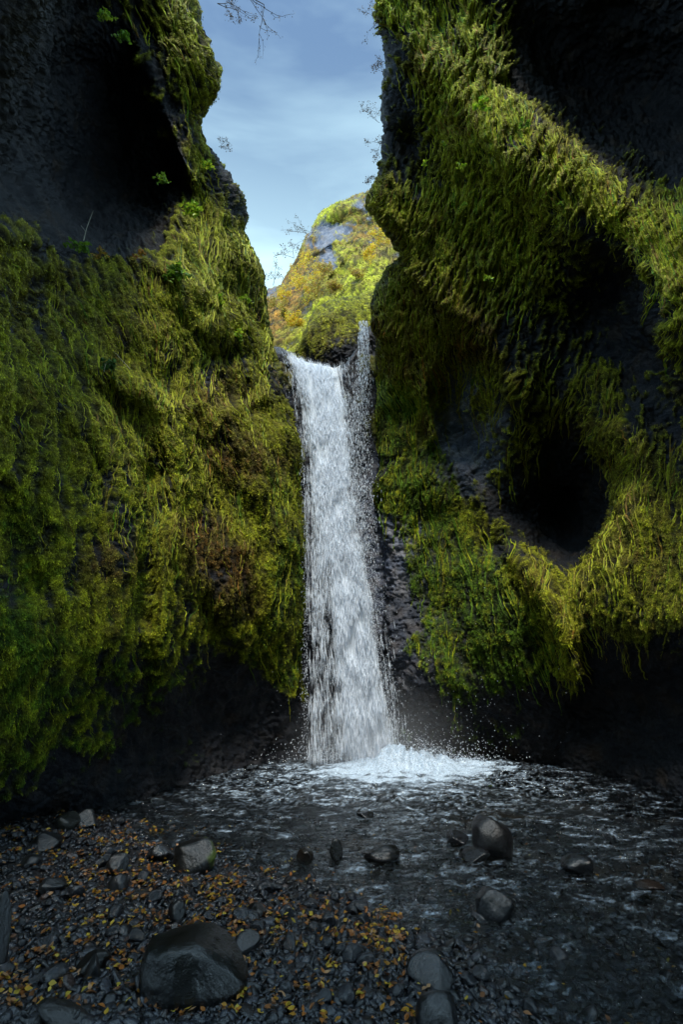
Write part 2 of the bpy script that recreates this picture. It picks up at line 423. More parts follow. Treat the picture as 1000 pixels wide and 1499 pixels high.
rpL = lambda x, y: np.clip(.1 + maskL(x, y), 0, 1) * np.clip(kern([(215, 110, 1., 30), (285, 80, .8), (300, 300, .9), (250, 550, .9), (250, 700, .9), (300, 430, .8), (120, 500, .35), (60, 700, .12), (120, 850, .1), (400, 850, .12), (350, 700, .2), (250, 900, .25), (40, 1000, .12), (200, 1050, .05), (330, 950, .05)], .25, 50)(x, y), 0, 1)
b_ = ropes(P2, PX, PY, 2600, dirL, rpL, hueL, 71, frame=(-30, 446, -30, 1120), N=N)
V, F, c = join(a_, b_)
link('moss', make_mesh('moss_left', V, F, c, [M_MOSS], smooth=False), kind='stuff', label='thick green moss fronds growing on the left canyon wall')
print('left', time.time() - T0)

# ================================================================== RIGHT CLIFF
edgeR = itp([(-1000, 1600), (-500, 1150), (-250, 860), (-120, 680), (-50, 575), (0, 549), (30, 556), (60, 563), (92, 566), (108, 558), (128, 553), (150, 555), (168, 563),
             (195, 567), (225, 560), (245, 556), (270, 548), (290, 540), (305, 540), (325, 560), (345, 576), (368, 588), (385, 585), (400, 574),
             (425, 556), (450, 549), (480, 551), (520, 556), (560, 552), (620, 546), (800, 550), (1000, 560), (1100, 570), (1500, 575)])
ctrlR = [(1000, 1160, 7.0), (900, 1160, 7.9), (1400, 1300, 4.3, 1), (1900, 1300, 3.6, 1), (1900, 300, 3.2, 1), (1900, -600, 3.6, 1), (1400, 600, 3.6, 1), (1300, -800, 3.8, 1),
         (600, 1110, 9.75), (800, 1125, 8.9), (700, 1115, 9.5), (600, 1040, 9.4), (700, 1040, 8.95), (800, 1050, 8.45), (900, 1060, 7.9), (1000, 1060, 7.2), (600, 1400, 9.75), (900, 1400, 8.2),
         (580, 950, 9.25), (640, 900, 8.95), (700, 950, 8.65), (580, 700, 9.0), (550, 560, 9.05), (620, 700, 8.85), (640, 800, 8.9), (580, 560, 8.75), (600, 620, 8.8),
         (545, 470, 8.3), (560, 430, 8.1), (600, 500, 8.2), (620, 560, 8.3), (575, 380, 7.8), (540, 300, 7.4), (600, 340, 7.3), (650, 430, 7.5), (560, 240, 7.0), (600, 200, 7.0), (565, 130, 6.6), (600, 60, 6.3), (560, 20, 6.1),
         (660, 560, 8.6), (690, 640, 8.6), (720, 700, 8.5), (660, 760, 8.9), (740, 540, 7.7), (755, 620, 7.9), (700, 490, 7.6),
         (690, 250, 6.7), (700, 150, 6.3), (700, 350, 7.1), (780, 300, 6.7), (760, 420, 7.3), (650, 100, 6.2), (700, 0, 5.9), (780, 60, 6.4), (760, 180, 6.0), (830, 250, 5.9), (900, 300, 5.75), (960, 400, 5.6), (1000, 480, 5.6),
         (850, 120, 6.9), (900, 200, 6.7), (980, 260, 6.3), (960, 60, 5.9), (860, 0, 5.6), (1000, -150, 4.6), (750, -200, 5.2), (1050, 130, 5.9),
         (830, 400, 7.0), (900, 420, 7.3), (950, 520, 7.0), (850, 560, 7.5), (780, 520, 7.5), (1000, 620, 6.6), (1100, 500, 5.3),
         (830, 640, 8.1), (830, 760, 8.7), (800, 700, 8.4), (870, 690, 8.1), (900, 780, 7.3), (930, 640, 6.8), (1000, 780, 6.3), (850, 850, 7.6), (780, 830, 8.0), (1000, 920, 6.3), (920, 930, 7.0), (820, 960, 8.0), (860, 1020, 8.3), (760, 950, 8.2), (940, 1010, 7.5), (1050, 1000, 6.5)]
featR = [([(600, 60), (640, 110), (690, 170), (760, 260), (830, 330), (920, 380), (955, 440), (1000, 560)], (14, 34), .22),
         ([(700, 60), (740, 120), (800, 190), (900, 260), (1000, 330)], (30, 16), .18),
         ([(560, 330), (600, 395), (650, 440), (700, 480), (745, 530), (765, 590)], (12, 26), .15),
         ([(640, 520), (625, 570), (632, 640)], 14, .16), ([(640, 560), (670, 640), (710, 720), (735, 790)], 14, -.18), ([(690, 690), (740, 790), (800, 870), (850, 1000)], 16, .28),
         ([(740, 120), (830, 200)], 12, -.28), ([(860, 1040), (950, 1020)], 30, -.2),
         ([(830, 740), (835, 780)], 34, -.4), ([(800, 560), (790, 640)], 30, -.1), ([(600, 200), (620, 260)], 22, -.3), ([(640, 130), (650, 200)], 20, -.1),
         ([(545, 440), (540, 500)], 12, .08), ([(880, 560), (880, 640)], 22, .2), ([(930, 600), (935, 760), (900, 870)], 30, .2)]
rowsR = rows_for(-950, 1500, STEP)
P, PX, PY = wall_patch(ctrlR, featR, edgeR, 1, rowsR, 350, 2100)
maskR = kern([(570, 60, -.5, 18), (575, 150, -.7, 20), (590, 210, -.7, 18), (600, 30, .05, 20), (590, 100, -.2, 14), (622, 90, .3, 16), (650, 40, -.1, 22), (690, 30, .15, 20), (700, 100, .2, 30), (650, 150, .1, 22), (740, 30, .0, 20), (760, 10, -.2, 14),
              (620, 250, -.35, 18), (610, 300, .1, 20), (560, 300, .3, 20), (640, 200, .1, 15), (690, 180, .55, 18), (660, 300, .15, 40), (720, 300, .12, 40), (770, 330, .05, 30), (600, 370, .1, 22), (650, 400, .1, 40), (700, 430, .05, 30), (760, 420, -.05, 30),
              (850, 50, -1.3, 60), (930, 60, -1.3, 60), (830, 110, -1.0, 30), (940, 170, -1.3, 50), (880, 170, -.8, 25), (990, 220, -1.0, 30), (800, 40, -1.0, 25), (800, 160, -.4, 12), (780, 155, .25, 12), (830, 210, .3, 20), (880, 270, .35, 22), (930, 330, .4, 22), (985, 400, .5, 22), (760, 200, -.5, 9), (790, 165, -.5, 9), (920, 220, -.2, 18),
              (725, 100, .2, 14), (765, 165, .5, 12), (800, 190, .4, 12), (850, 230, .45, 14), (740, 150, .4, 10), (630, 60, .3, 14), (730, 230, .5, 12), (780, 280, .45, 14), (990, 480, .4, 14), (960, 300, .2, 20), (985, 290, .3, 16),
              (850, 330, -.25, 22), (900, 370, -.6, 22), (930, 470, -.8, 28), (880, 440, -.55, 30), (840, 400, -.3, 25), (800, 450, -.25, 25), (760, 480, -.5, 20), (960, 600, -.4, 25), (940, 530, -.6, 25),
              (600, 450, .45, 30), (560, 440, .45, 14), (560, 480, .1, 12), (620, 520, .4, 25), (640, 590, .2, 14), (700, 540, .2, 25), (745, 560, .3, 14), (560, 560, .4, 20), (590, 600, 1., 22), (600, 700, 1., 25), (600, 800, .6, 16), (620, 940, .4, 16), (575, 640, .8, 14), (580, 650, .3, 12),
              (655, 585, -.35, 14), (675, 640, -.45, 16), (700, 690, -.4, 15), (650, 560, -.3, 12), (640, 700, -.1, 14), (720, 740, -.5, 10), (670, 560, -.2, 12),
              (556, 680, -.6, 14), (570, 800, -1., 20), (590, 900, -.9, 20), (600, 1000, -1.0, 25), (640, 800, .5, 24), (650, 900, .45, 22), (620, 880, .3, 16), (700, 780, .45, 18), (690, 870, .35, 22), (700, 960, .35, 25), (650, 970, .4, 22), (680, 1015, .15, 16), (650, 1055, -.28, 26), (740, 1060, -.25, 24), (800, 1040, -.35, 18), (700, 1000, .1, 18), (720, 900, .35),
              (780, 840, .3, 25), (820, 920, .7, 14), (840, 990, .55, 14), (800, 870, .4, 16), (760, 960, .35, 25), (830, 1010, -.3, 12), (830, 1080, -1.2, 40), (900, 1010, -1.1, 28), (880, 970, -.8, 12), (930, 1040, -1.3, 50), (1000, 1060, -1.3, 50), (970, 975, .1, 20),
              (780, 560, -.1, 25), (770, 640, .0, 25), (745, 680, -.1, 20), (825, 640, -.5, 16), (830, 700, -1.3, 25), (830, 770, -1.5, 26), (850, 740, -1.5, 20), (795, 740, -.3, 14), (785, 700, -.25, 14), (740, 620, -.3, 14), (760, 730, -.5, 16), (740, 800, -.2, 16),
              (880, 570, .1, 22), (840, 560, -.2, 20), (870, 600, .2, 18), (900, 650, .4, 25), (940, 700, .4, 30), (900, 800, .45, 30), (960, 850, .5, 35), (870, 860, .4, 25), (930, 930, .3, 22), (990, 660, .0, 20), (985, 780, .3, 25), (1000, 560, -.4, 15)], .1, 40)
hueR = kern([(700, 80, .9), (620, 100, 2.0, 16), (650, 300, 1.0), (720, 300, .9), (640, 370, 1.3), (680, 180, 2.0, 16), (800, 230, 1.3), (900, 300, 1.1), (980, 400, 1.3), (640, 440, 2.0, 22), (600, 480, 1.7, 30), (620, 540, 2.0, 20), (700, 490, 2.4, 18), (740, 530, 1.8, 14), (590, 600, -.1, 20), (620, 700, -.2, 30), (640, 800, -.2, 30), (700, 760, .7, 20),
             (650, 900, -.4), (700, 960, -.4), (700, 1040, -.6), (830, 930, .9, 18), (850, 1000, .9, 18), (780, 850, 1.3, 20), (900, 650, 1.5), (950, 800, 1.6), (900, 880, 1.2), (980, 700, 1.7), (975, 930, 1.5, 30), (880, 440, 1.0), (740, 570, 1.2, 15), (560, 320, 1.2, 20), (620, 620, 1.9, 12), (560, 440, 1.3, 15)], 1.0, 50)
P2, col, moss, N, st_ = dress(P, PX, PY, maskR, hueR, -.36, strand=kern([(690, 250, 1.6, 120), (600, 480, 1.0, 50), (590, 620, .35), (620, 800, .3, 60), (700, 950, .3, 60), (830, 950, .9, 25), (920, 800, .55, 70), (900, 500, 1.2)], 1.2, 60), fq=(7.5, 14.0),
      barecol=kern([(570, 150, 2.0, 25), (660, 600, 7, 22), (690, 660, 7, 24), (580, 800, 8, 25), (600, 950, 4, 30), (830, 740, .5, 50), (900, 100, .5, 90), (700, 1050, .6, 60), (900, 1050, .5, 60)], 1.0, 50),
      wetf=kern([(670, 620, .9, 30), (700, 700, .9, 20), (590, 850, .8, 35), (600, 1000, .7, 40)], 0, 40))
link('cliff_right', make_mesh('cliff_right', P2, grid_faces(*P2.shape[:2]), col.reshape(-1, 4), [M_CLIFF]), kind='structure', label='dark overhanging right canyon wall with strands of hanging moss')
a_ = scatter_moss(P2, col, moss, N, PX, PY, 480000, -.36, seed=4, st=st_)
dirR = dirfield([(600, 40, .5), (600, 120, .45), (650, 60, .1), (690, 60, .0), (700, 140, .3), (640, 130, .5), (760, 200, .55), (850, 260, .6), (930, 330, .5), (985, 420, .15), (990, 300, .35), (730, 260, -.1), (640, 240, -.25), (700, 320, -.22), (770, 350, -.2), (580, 320, -.45), (620, 360, -.4), (660, 420, -.3), (560, 300, -.5), (720, 450, -.25),
                 (600, 470, .15), (560, 460, .1), (640, 540, .3), (700, 550, .1), (600, 650, .0), (620, 800, .03), (700, 780, .3), (700, 900, .05), (820, 930, .35), (850, 1000, .35), (780, 600, -.3), (760, 500, -.25), (850, 400, -.3), (880, 560, -.2), (900, 700, -.12), (960, 800, -.1), (900, 880, -.05), (980, 600, -.15)])
rpR = lambda x, y: np.clip(.25 + maskR(x, y), 0, 1) * np.clip(kern([(690, 300, 1.0, 80), (620, 350, 1., 40), (690, 60, 1., 50), (850, 280, .9, 60), (600, 480, .7, 40), (600, 700, .1), (650, 850, .06), (700, 980, .03), (830, 940, .6, 22), (920, 750, .14), (960, 900, .08), (880, 920, .1), (780, 480, .4), (800, 850, .2, 30)], .3, 50)(x, y), 0, 1)
b_ = ropes(P2, PX, PY, 7000, dirR, rpR, hueR, 72, frame=(530, 1030, -30, 1080), N=N)
V, F, c = join(a_, b_)
link('moss', make_mesh('moss_right', V, F, c, [M_MOSS], smooth=False), kind='stuff', label='strands of yellow green moss hanging on the right canyon wall')
print('right', time.time() - T0)

# ================================================================== BACK CLIFF (behind the waterfall) AND LIP
def patch(ctrl, feats, pxs, top, bot, nrow, wraptop=0, wl=2.0, toprnd=14):
    """column patch: every column runs from the silhouette top(px) down to bot; wraptop rows fold back behind the top"""
    f = tps(ctrlY(ctrl))
    pxs = np.asarray(pxs, float); tp = top(pxs) + 2.2 * pn(np.stack([pxs * .07, pxs * 0, pxs * 0 + 1.], -1), 9) + 1.2 * pn(np.stack([pxs * .25, pxs * 0, pxs * 0 + 1.], -1), 19)
    v = np.linspace(0, 1, nrow)
    PYr = tp[None] + (bot - tp)[None] * v[:, None]; PXr = np.repeat(pxs[None], nrow, 0)
    t = 1 / np.clip(f(PXr, PYr), 1 / 120., 1 / 2.) - relief(PXr, PYr, feats)
    t = edge_round(t, np.abs(PYr - tp[None]), toprnd)
    P = at_t(PXr, PYr, t)
    if wraptop:
        s = np.linspace(1, 0, wraptop, endpoint=False) ** 1.6 * wl
        E = P[0]; vd = E - np.array([0, 0, CAMZ]); vd[:, 2] = 0; vd /= np.linalg.norm(vd, axis=1)[:, None]
        Wp = E[None] + vd[None] * s[:, None, None] + np.array([0, 0, -.25]) * s[:, None, None]
        P = np.concatenate([Wp, P], 0); PXr = np.concatenate([np.repeat(pxs[None], wraptop, 0), PXr], 0)
        PYr = np.concatenate([np.repeat(tp[None], wraptop, 0), PYr], 0)
    return P, PXr, PYr
lip = itp([(340, 480), (395, 503), (410, 512), (430, 526), (450, 534), (490, 543), (505, 535), (520, 505), (532, 480), (545, 476), (560, 490), (640, 520)])
ctrlB = [(400, 520, 9.2), (450, 540, 9.25), (500, 550, 9.25), (540, 500, 9.3), (600, 520, 9.6), (400, 640, 9.3), (440, 700, 9.3), (500, 700, 9.45), (560, 700, 9.45), (620, 700, 9.6),
         (440, 900, 9.5), (500, 950, 9.7), (580, 950, 9.6), (640, 950, 9.9), (440, 1110, 9.7), (520, 1110, 9.9), (640, 1110, 10.1), (520, 1250, 9.9), (380, 1110, 10.0), (380, 800, 9.7)]
featB = [([(505, 545), (515, 600), (522, 680)], 9, .12), ([(405, 520), (420, 600), (436, 680)], 9, .15)]
P, PX, PY = patch(ctrlB, featB, np.arange(360, 640, 1.6), lip, 1260, 480, 20, 3.2)
P2, col, moss, N, st_ = dress(P, PX, PY, kern([(415, 560, .2, 16), (470, 600, -1), (540, 540, .3, 10), (520, 580, .2, 10), (500, 900, -1.2), (560, 800, -1, 40), (550, 620, .4, 12), (600, 700, .2, 16)], -.8, 40),
      kern([(415, 560, 1.6), (540, 560, .9)], 1.0), 0, amp=.45, strand=1.0, barecol=kern([(415, 600, 2.2), (560, 800, 7, 50)], 2), wetf=lambda x, y: x * 0 + .7)
link('cliff_back', make_mesh('cliff_back', P2, grid_faces(*P2.shape[:2]), col.reshape(-1, 4), [M_CLIFF]), kind='structure', label='wet grey rock chute behind and beside the waterfall')

# ================================================================== ADDED WALL BEHIND THE VIEWPOINT (unseen, shades the gorge floor)
bx_, bz_ = np.meshgrid(np.linspace(-16, 16, 160), np.linspace(-1.5, 21.5, 130))
Pb = np.stack([bx_, -4.0 - .04 * bx_ ** 2 + 1.2 * fbm(np.stack([bx_ * .3, bz_ * 0, bz_ * .2], -1), 3, 140) - .12 * np.clip(bz_ - 8, 0, 99), bz_], -1)
PXb, PYb = bx_ * 0 - 900., bz_ * 0
Pb, col, moss, N, st_ = dress(Pb[:, ::-1], PXb, PYb, lambda x, y: x * 0 + .1, lambda x, y: x * 0 + 1., 0, amp=1.5)
nb = len(Pb); topb = Pb[-1:] + np.array([0, -5., .6]); Pb = np.concatenate([Pb, topb, topb - np.array([0, 0, 25.])]); col = np.concatenate([col, col[-1:], col[-1:]])
link('added_shade_cliff', make_mesh('added_shade_cliff', Pb, grid_faces(*Pb.shape[:2]), col.reshape(-1, 4), [M_CLIFF]), kind='structure', label='added unseen mossy wall behind the viewpoint that shades the gorge floor')

# ================================================================== FAR HILL
hill = itp([(250, 470), (330, 440), (387, 424), (402, 419), (412, 418), (420, 400), (433, 378), (446, 352), (456, 330), (470, 312), (482, 303), (500, 298), (520, 284), (545, 276), (580, 268), (650, 255), (720, 250)])
ctrlH = [(390, 430, 22), (380, 480, 16), (400, 510, 12.5), (460, 530, 11.8), (560, 530, 11.5), (430, 420, 19), (440, 460, 15.5), (460, 350, 20), (500, 300, 20.5), (500, 330, 21), (500, 352, 20.2), (500, 365, 18.5), (500, 390, 18.6), (510, 405, 16.5),
         (560, 290, 20), (560, 360, 18), (540, 400, 16), (550, 430, 14), (500, 450, 14), (620, 300, 19), (640, 450, 14), (330, 460, 22), (300, 520, 16), (700, 300, 19)]
featH = [([(460, 372), (480, 356), (520, 352), (545, 362)], (4, 10), .4), ([(490, 395), (505, 372), (525, 362), (550, 385)], (6, 14), .5), ([(480, 338), (500, 330)], 8, -.35), ([(520, 338), (528, 330)], 5, -.3), ([(470, 400), (500, 380)], 10, .4), ([(540, 320), (560, 300)], 8, .4), ([(440, 440), (480, 420), (520, 420)], 8, .4), ([(425, 420), (432, 470)], 8, .4), ([(470, 320), (530, 300)], 9, .4)]
P, PX, PY = patch(ctrlH, featH, np.arange(300, 700, 1.5), hill, 560, 230, 24, 12, 7)
maskH = kern([(500, 312, .35, 20), (420, 450, .6, 20), (440, 420, .6, 20), (478, 345, -.8, 9), (500, 338, -.6, 9), (482, 378, -.5, 8), (460, 340, .3, 8), (520, 345, .5, 10), (500, 362, .6, 8), (530, 300, .1, 15), (455, 345, -.2, 8), (440, 400, .4, 20), (520, 372, .7, 12), (550, 340, .3, 20), (540, 390, .7, 18), (520, 440, .8, 25), (480, 460, .7), (420, 480, .5), (410, 430, .1, 12), (425, 465, .2, 14), (450, 440, .1, 15), (400, 430, -.4, 8)], .4, 25)
hueH = kern([(440, 390, 2.6, 18), (430, 430, 2.6, 16), (410, 470, 2.9, 18), (470, 410, 2.2, 16), (540, 350, 2.4, 18), (520, 385, 1.5, 16), (520, 430, 1.0, 20), (480, 470, .8), (545, 300, 2.0, 15), (440, 490, 1.3, 20)], 1.4, 22)
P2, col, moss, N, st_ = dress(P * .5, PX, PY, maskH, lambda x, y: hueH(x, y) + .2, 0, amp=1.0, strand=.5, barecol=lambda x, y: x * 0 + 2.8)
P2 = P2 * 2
col[..., :3] = col[..., :3] * 2.1  # slope colour raised so it looks sunlit
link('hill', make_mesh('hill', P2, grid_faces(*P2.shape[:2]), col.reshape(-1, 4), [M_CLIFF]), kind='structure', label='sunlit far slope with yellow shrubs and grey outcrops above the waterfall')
V, F, c = scatter_moss(P2, col, moss, N, PX, PY, 90000, 0, seed=5, size=1.6, up=True)
link('grass', make_mesh('hill_grass', V, F, c, [M_MOSS], smooth=False), kind='stuff', label='yellow green grass and moss on the far slope')

# mossy mound between the two streams
topm = itp([(430, 520), (440, 505), (452, 470), (462, 455), (480, 440), (500, 434), (530, 430), (560, 425), (600, 430)])
ctrlM = [(450, 500, 10.6), (480, 450, 10.8), (520, 440, 10.9), (560, 440, 10.9), (600, 450, 11), (460, 530, 10.5), (500, 500, 10.1), (500, 540, 10.3), (550, 500, 10.3), (550, 540, 10.4), (480, 560, 10.4), (560, 570, 10.4), (430, 530, 11.2)]
P, PX, PY = patch(ctrlM, [], np.arange(434, 600, 1.4), topm, 570, 110, 16, 1.5, 16)
P2, col, moss, N, st_ = dress(P, PX, PY, kern([(500, 460, .8, 25), (480, 500, .2, 20), (510, 520, -.7, 18), (490, 530, -.8, 16), (540, 470, .6, 20), (460, 490, .5, 12)], .3, 25),
      kern([(520, 450, .8), (470, 500, 1.4, 16), (500, 500, 1.6, 20)], 1, 25), 0, amp=.7, strand=.5, barecol=lambda x, y: x * 0 + 1.0)
col[..., :3] *= 1.3
mo = link('boulder', make_mesh('mossy_mound', P2, grid_faces(*P2.shape[:2]), col.reshape(-1, 4), [M_CLIFF]), label='big mossy boulder standing behind the lip of the waterfall', category='boulder')
V, F, c = scatter_moss(P2, col, moss, N, PX, PY, 40000, 0, seed=6, size=1.2)
link('moss', make_mesh('mound_moss', V, F, c, [M_MOSS], smooth=False), kind='stuff', label='bright moss on the big boulder behind the waterfall lip')
print('hill', time.time() - T0)

# ================================================================== GROUND
shore = itp([(1120, 250), (1160, 150), (1180, 120), (1200, 135), (1220, 165), (1240, 215), (1262, 300), (1280, 345), (1300, 430), (1330, 500), (1370, 560), (1400, 590), (1450, 660), (1499, 700), (1700, 900)])
SH = []
for py in range(1120, 1700, 6):
    p = at_z(shore(py), py, 0.0); SH.append((p[1], p[0]))
SH = np.array(sorted(SH))
def gh(x, y):
    """height of the gravel bed"""
    sx = np.interp(y, SH[:, 0], SH[:, 1])
    d = x - sx + .12 * pn(np.stack([x * 1.7, y * 1.7, x * 0], -1), 80)
    z = np.where(d < 0, .16 * (1 - np.exp(d / 1.1)), -.16 * (1 - np.exp(-d / 1.3)))
    z = z - .35 * ss(y, 6.2, 8.0) * ss(x, -2.2, -.8)
    P3 = np.stack([x, y, x * 0], -1)
    return z + .035 * fbm(P3 * 1.5, 2, 81) + .016 * fbm(P3 * 6, 2, 82)
ys = np.concatenate([np.arange(-6, 2, .2), np.arange(2, 7, .02), np.arange(7, 11.5, .06)])
xs = np.concatenate([np.arange(-9, -3.6, .3), np.arange(-3.6, 4.6, .024), np.arange(4.6, 9, .3)])
GX, GY = np.meshgrid(xs, ys)
GP = np.stack([GX, GY, gh(GX, GY)], -1)
peb = np.maximum(0, fbm(GP * np.array([18, 18, 1.]), 2, 83)) * .02 + fbm(GP * np.array([40, 40, 1.]), 2, 84) * .006
GP[..., 2] += peb
gc = lerp(C(.005, .005, .007), C(.018, .017, .017), ss(fbm(GP * np.array([14, 14, 1.]), 3, 85), -.3, .4)[..., None])
gc = lerp(gc, C(.05, .028, .012), (ss(fbm(GP * np.array([1.3, 1.3, 1.]), 2, 86), 0, .5) * (GP[..., 2] < 0.02))[..., None] * .6)
gc = np.concatenate([gc, np.full(gc.shape[:2] + (1,), .35)], -1).astype(np.float32)
link('ground', make_mesh('ground', GP, grid_faces(len(ys), len(xs)), gc.reshape(-1, 4), [M_GROUND]), kind='structure', label='dark wet gravel bed of the canyon floor')

# ---------------- stones
def ico(sub):
    import bmesh
    bm = bmesh.new(); bmesh.ops.create_icosphere(bm, subdivisions=sub, radius=1)
    v = np.array([p.co[:] for p in bm.verts]); f = np.array([[q.index for q in p.verts] for p in bm.faces]); bm.free()
    return v, f
I2, I4, I5 = ico(2), ico(4), ico(5)
def rockshape(base, seed, cut=7, rough=.12, planes=()):
    v, f = base; r = np.random.default_rng(seed)
    v = v.copy()
    for nx, ny, nz, d in planes:
        n = np.array([nx, ny, nz], float); n /= np.linalg.norm(n); h = v @ n - d; v = v - (np.log1p(np.exp(np.clip(h * 10, -30, 30))) / 10)[:, None] * n * .92
    for k in range(cut):                       # plane cuts give worn facets
        n = r.normal(size=3); n /= np.linalg.norm(n); d = .5 + .3 * r.random()
        h = v @ n - d; v = v - (np.log1p(np.exp(np.clip(h * 25, -30, 30))) / 25)[:, None] * n * .92
    v = v * (1 + rough * fbm(v * 1.6, 3, seed % 50)[:, None] + rough * .25 * fbm(v * 7, 3, seed % 37)[:, None])
    return v, f
M_STONE = surf_mat('wet_dark_stone', .45, .35, 60, .6, .5)
PB = [rockshape(I2, 100 + k, 5, .2)[0] for k in range(10)]
# loose gravel, one mass
def scatter_pebbles(n, seed, smin, smax, region):
    r = np.random.default_rng(seed)
    px = r.uniform(-40, 1040, n * 3); py = r.uniform(1150, 1560, n * 3)
    p = at_z(px, py, 0.0)
    k = region(px, py, p, r)
    p = p[k][:n]
    m = len(p); z = gh(p[:, 0], p[:, 1])
    s = smin + (smax - smin) * r.random(m) ** 2.6
    return p[:, 0], p[:, 1], z, s, r
Vs, Fs, Cs = [], [], []; off = 0
def dense(px, py, p, r):
    sx = np.interp(p[:, 1], SH[:, 0], SH[:, 1])
    d = p[:, 0] - sx
    prob = np.where(d < .25, 1.0, .5)
    return (r.random(len(px)) < prob) & (p[:, 1] < 6.8)
x, y, z, s, r = scatter_pebbles(21000, 21, .008, .036, dense)
fi = I2[1]
for k in range(10):
    sel = np.arange(len(x)) % 10 == k
    n = sel.sum(); sc = s[sel][:, None] * (1 + .35 * r.normal(size=(n, 3)) * [1, 1, .6]); sc = np.abs(sc) * [1.1, .9, .65]
    a = r.random(n) * 6.28; ca, sa = np.cos(a), np.sin(a)
    v = PB[k][None] * sc[:, None]
    tl = r.normal(size=n) * .35
    vx = v[..., 0] * ca[:, None] - v[..., 1] * sa[:, None]; vy = v[..., 0] * sa[:, None] + v[..., 1] * ca[:, None]; vz = v[..., 2] + vx * np.tan(np.clip(tl, -.8, .8))[:, None]
    vv = np.stack([vx + x[sel][:, None], vy + y[sel][:, None], vz + (z[sel] + sc[:, 2] * .35)[:, None]], -1)
    g = r.random(n) ** 2; cc = lerp(C(.003, .004, .006), C(.030, .033, .042), g[:, None]); warm = r.random(n) < .07; cc[warm] = cc[warm] * [1.7, 1., .7]
    cc = np.concatenate([cc, np.full((n, 1), .0) + .5 * r.random((n, 1))], 1)
    Vs.append(vv.reshape(-1, 3)); Fs.append((fi[None] + (np.arange(n) * len(PB[k]))[:, None, None]).reshape(-1, 3) + off); off += n * len(PB[k])
    Cs.append(np.repeat(cc[:, None], len(PB[k]), 1).reshape(-1, 4))
link('gravel', make_mesh('gravel', np.concatenate(Vs), np.concatenate(Fs), np.concatenate(Cs).astype(np.float32), [M_STONE]), kind='stuff', label='small wet dark pebbles covering the shore and stream bed')

def boulder(px, py_base, w, h, seed, label, col=(.022, .024, .03), wet=.35, dd=1.0, moss_side=None, cut=7, rough=.12, tilt=0, cat='boulder', name='boulder', z0=None, base=None, planes=()):
    """a stone whose foot shows at (px, py_base) and which is w x h pixels in the picture"""
    zg = 0.0
    for _ in range(3):
        p = at_z(px, py_base, zg); zg = max(float(gh(np.array([p[0]]), np.array([p[1]]))[0]) + .02, -.03)
    p = at_z(px, py_base, zg); t = np.linalg.norm(p - [0, 0, CAMZ])
    tz = project(p)[2]; k = tz / FPX
    W = w * k / 2; ph = math.asin((1.7 - zg) / t); H = max((h * k - 1.15 * W * dd * math.sin(ph)) / math.cos(ph), .45 * h * k) / 1.25
    v, f = rockshape(base or I4, seed, cut, rough, planes)
    lo, hi = v.min(0), v.max(0); v = (v - (lo + hi) / 2) / ((hi - lo) / 2)
    v = v * [W, W * dd, H]
    if tilt:
        ca, sa = math.cos(tilt), math.sin(tilt); v = v @ np.array([[ca, 0, sa], [0, 1, 0], [-sa, 0, ca]])
    me_v = v + [0, 0, H * .25]
    n3 = fbm(v * 9, 3, seed % 19)
    c = lerp(np.array(col) * .15, np.array(col) * .5, ss(n3, -.4, .5)[:, None])
    al = np.full(len(v), 1 - wet)
    if moss_side is not None:
        m = ss(v[:, 0] / W * moss_side[0] + v[:, 2] / H * moss_side[1] + n3 * .6, moss_side[2], moss_side[2] + .35)
        c = lerp(c, C(.07, .10, .012)[None], m[:, None]); al = lerp(al, 1, m)
    c = np.concatenate([c, al[:, None]], 1).astype(np.float32)
    o = link(name, make_mesh(name, me_v, f, c, [M_STONE]), label=label, category=cat)
    o.location = (p[0], p[1] + W * dd * .4, zg)
    return o, W, H, p
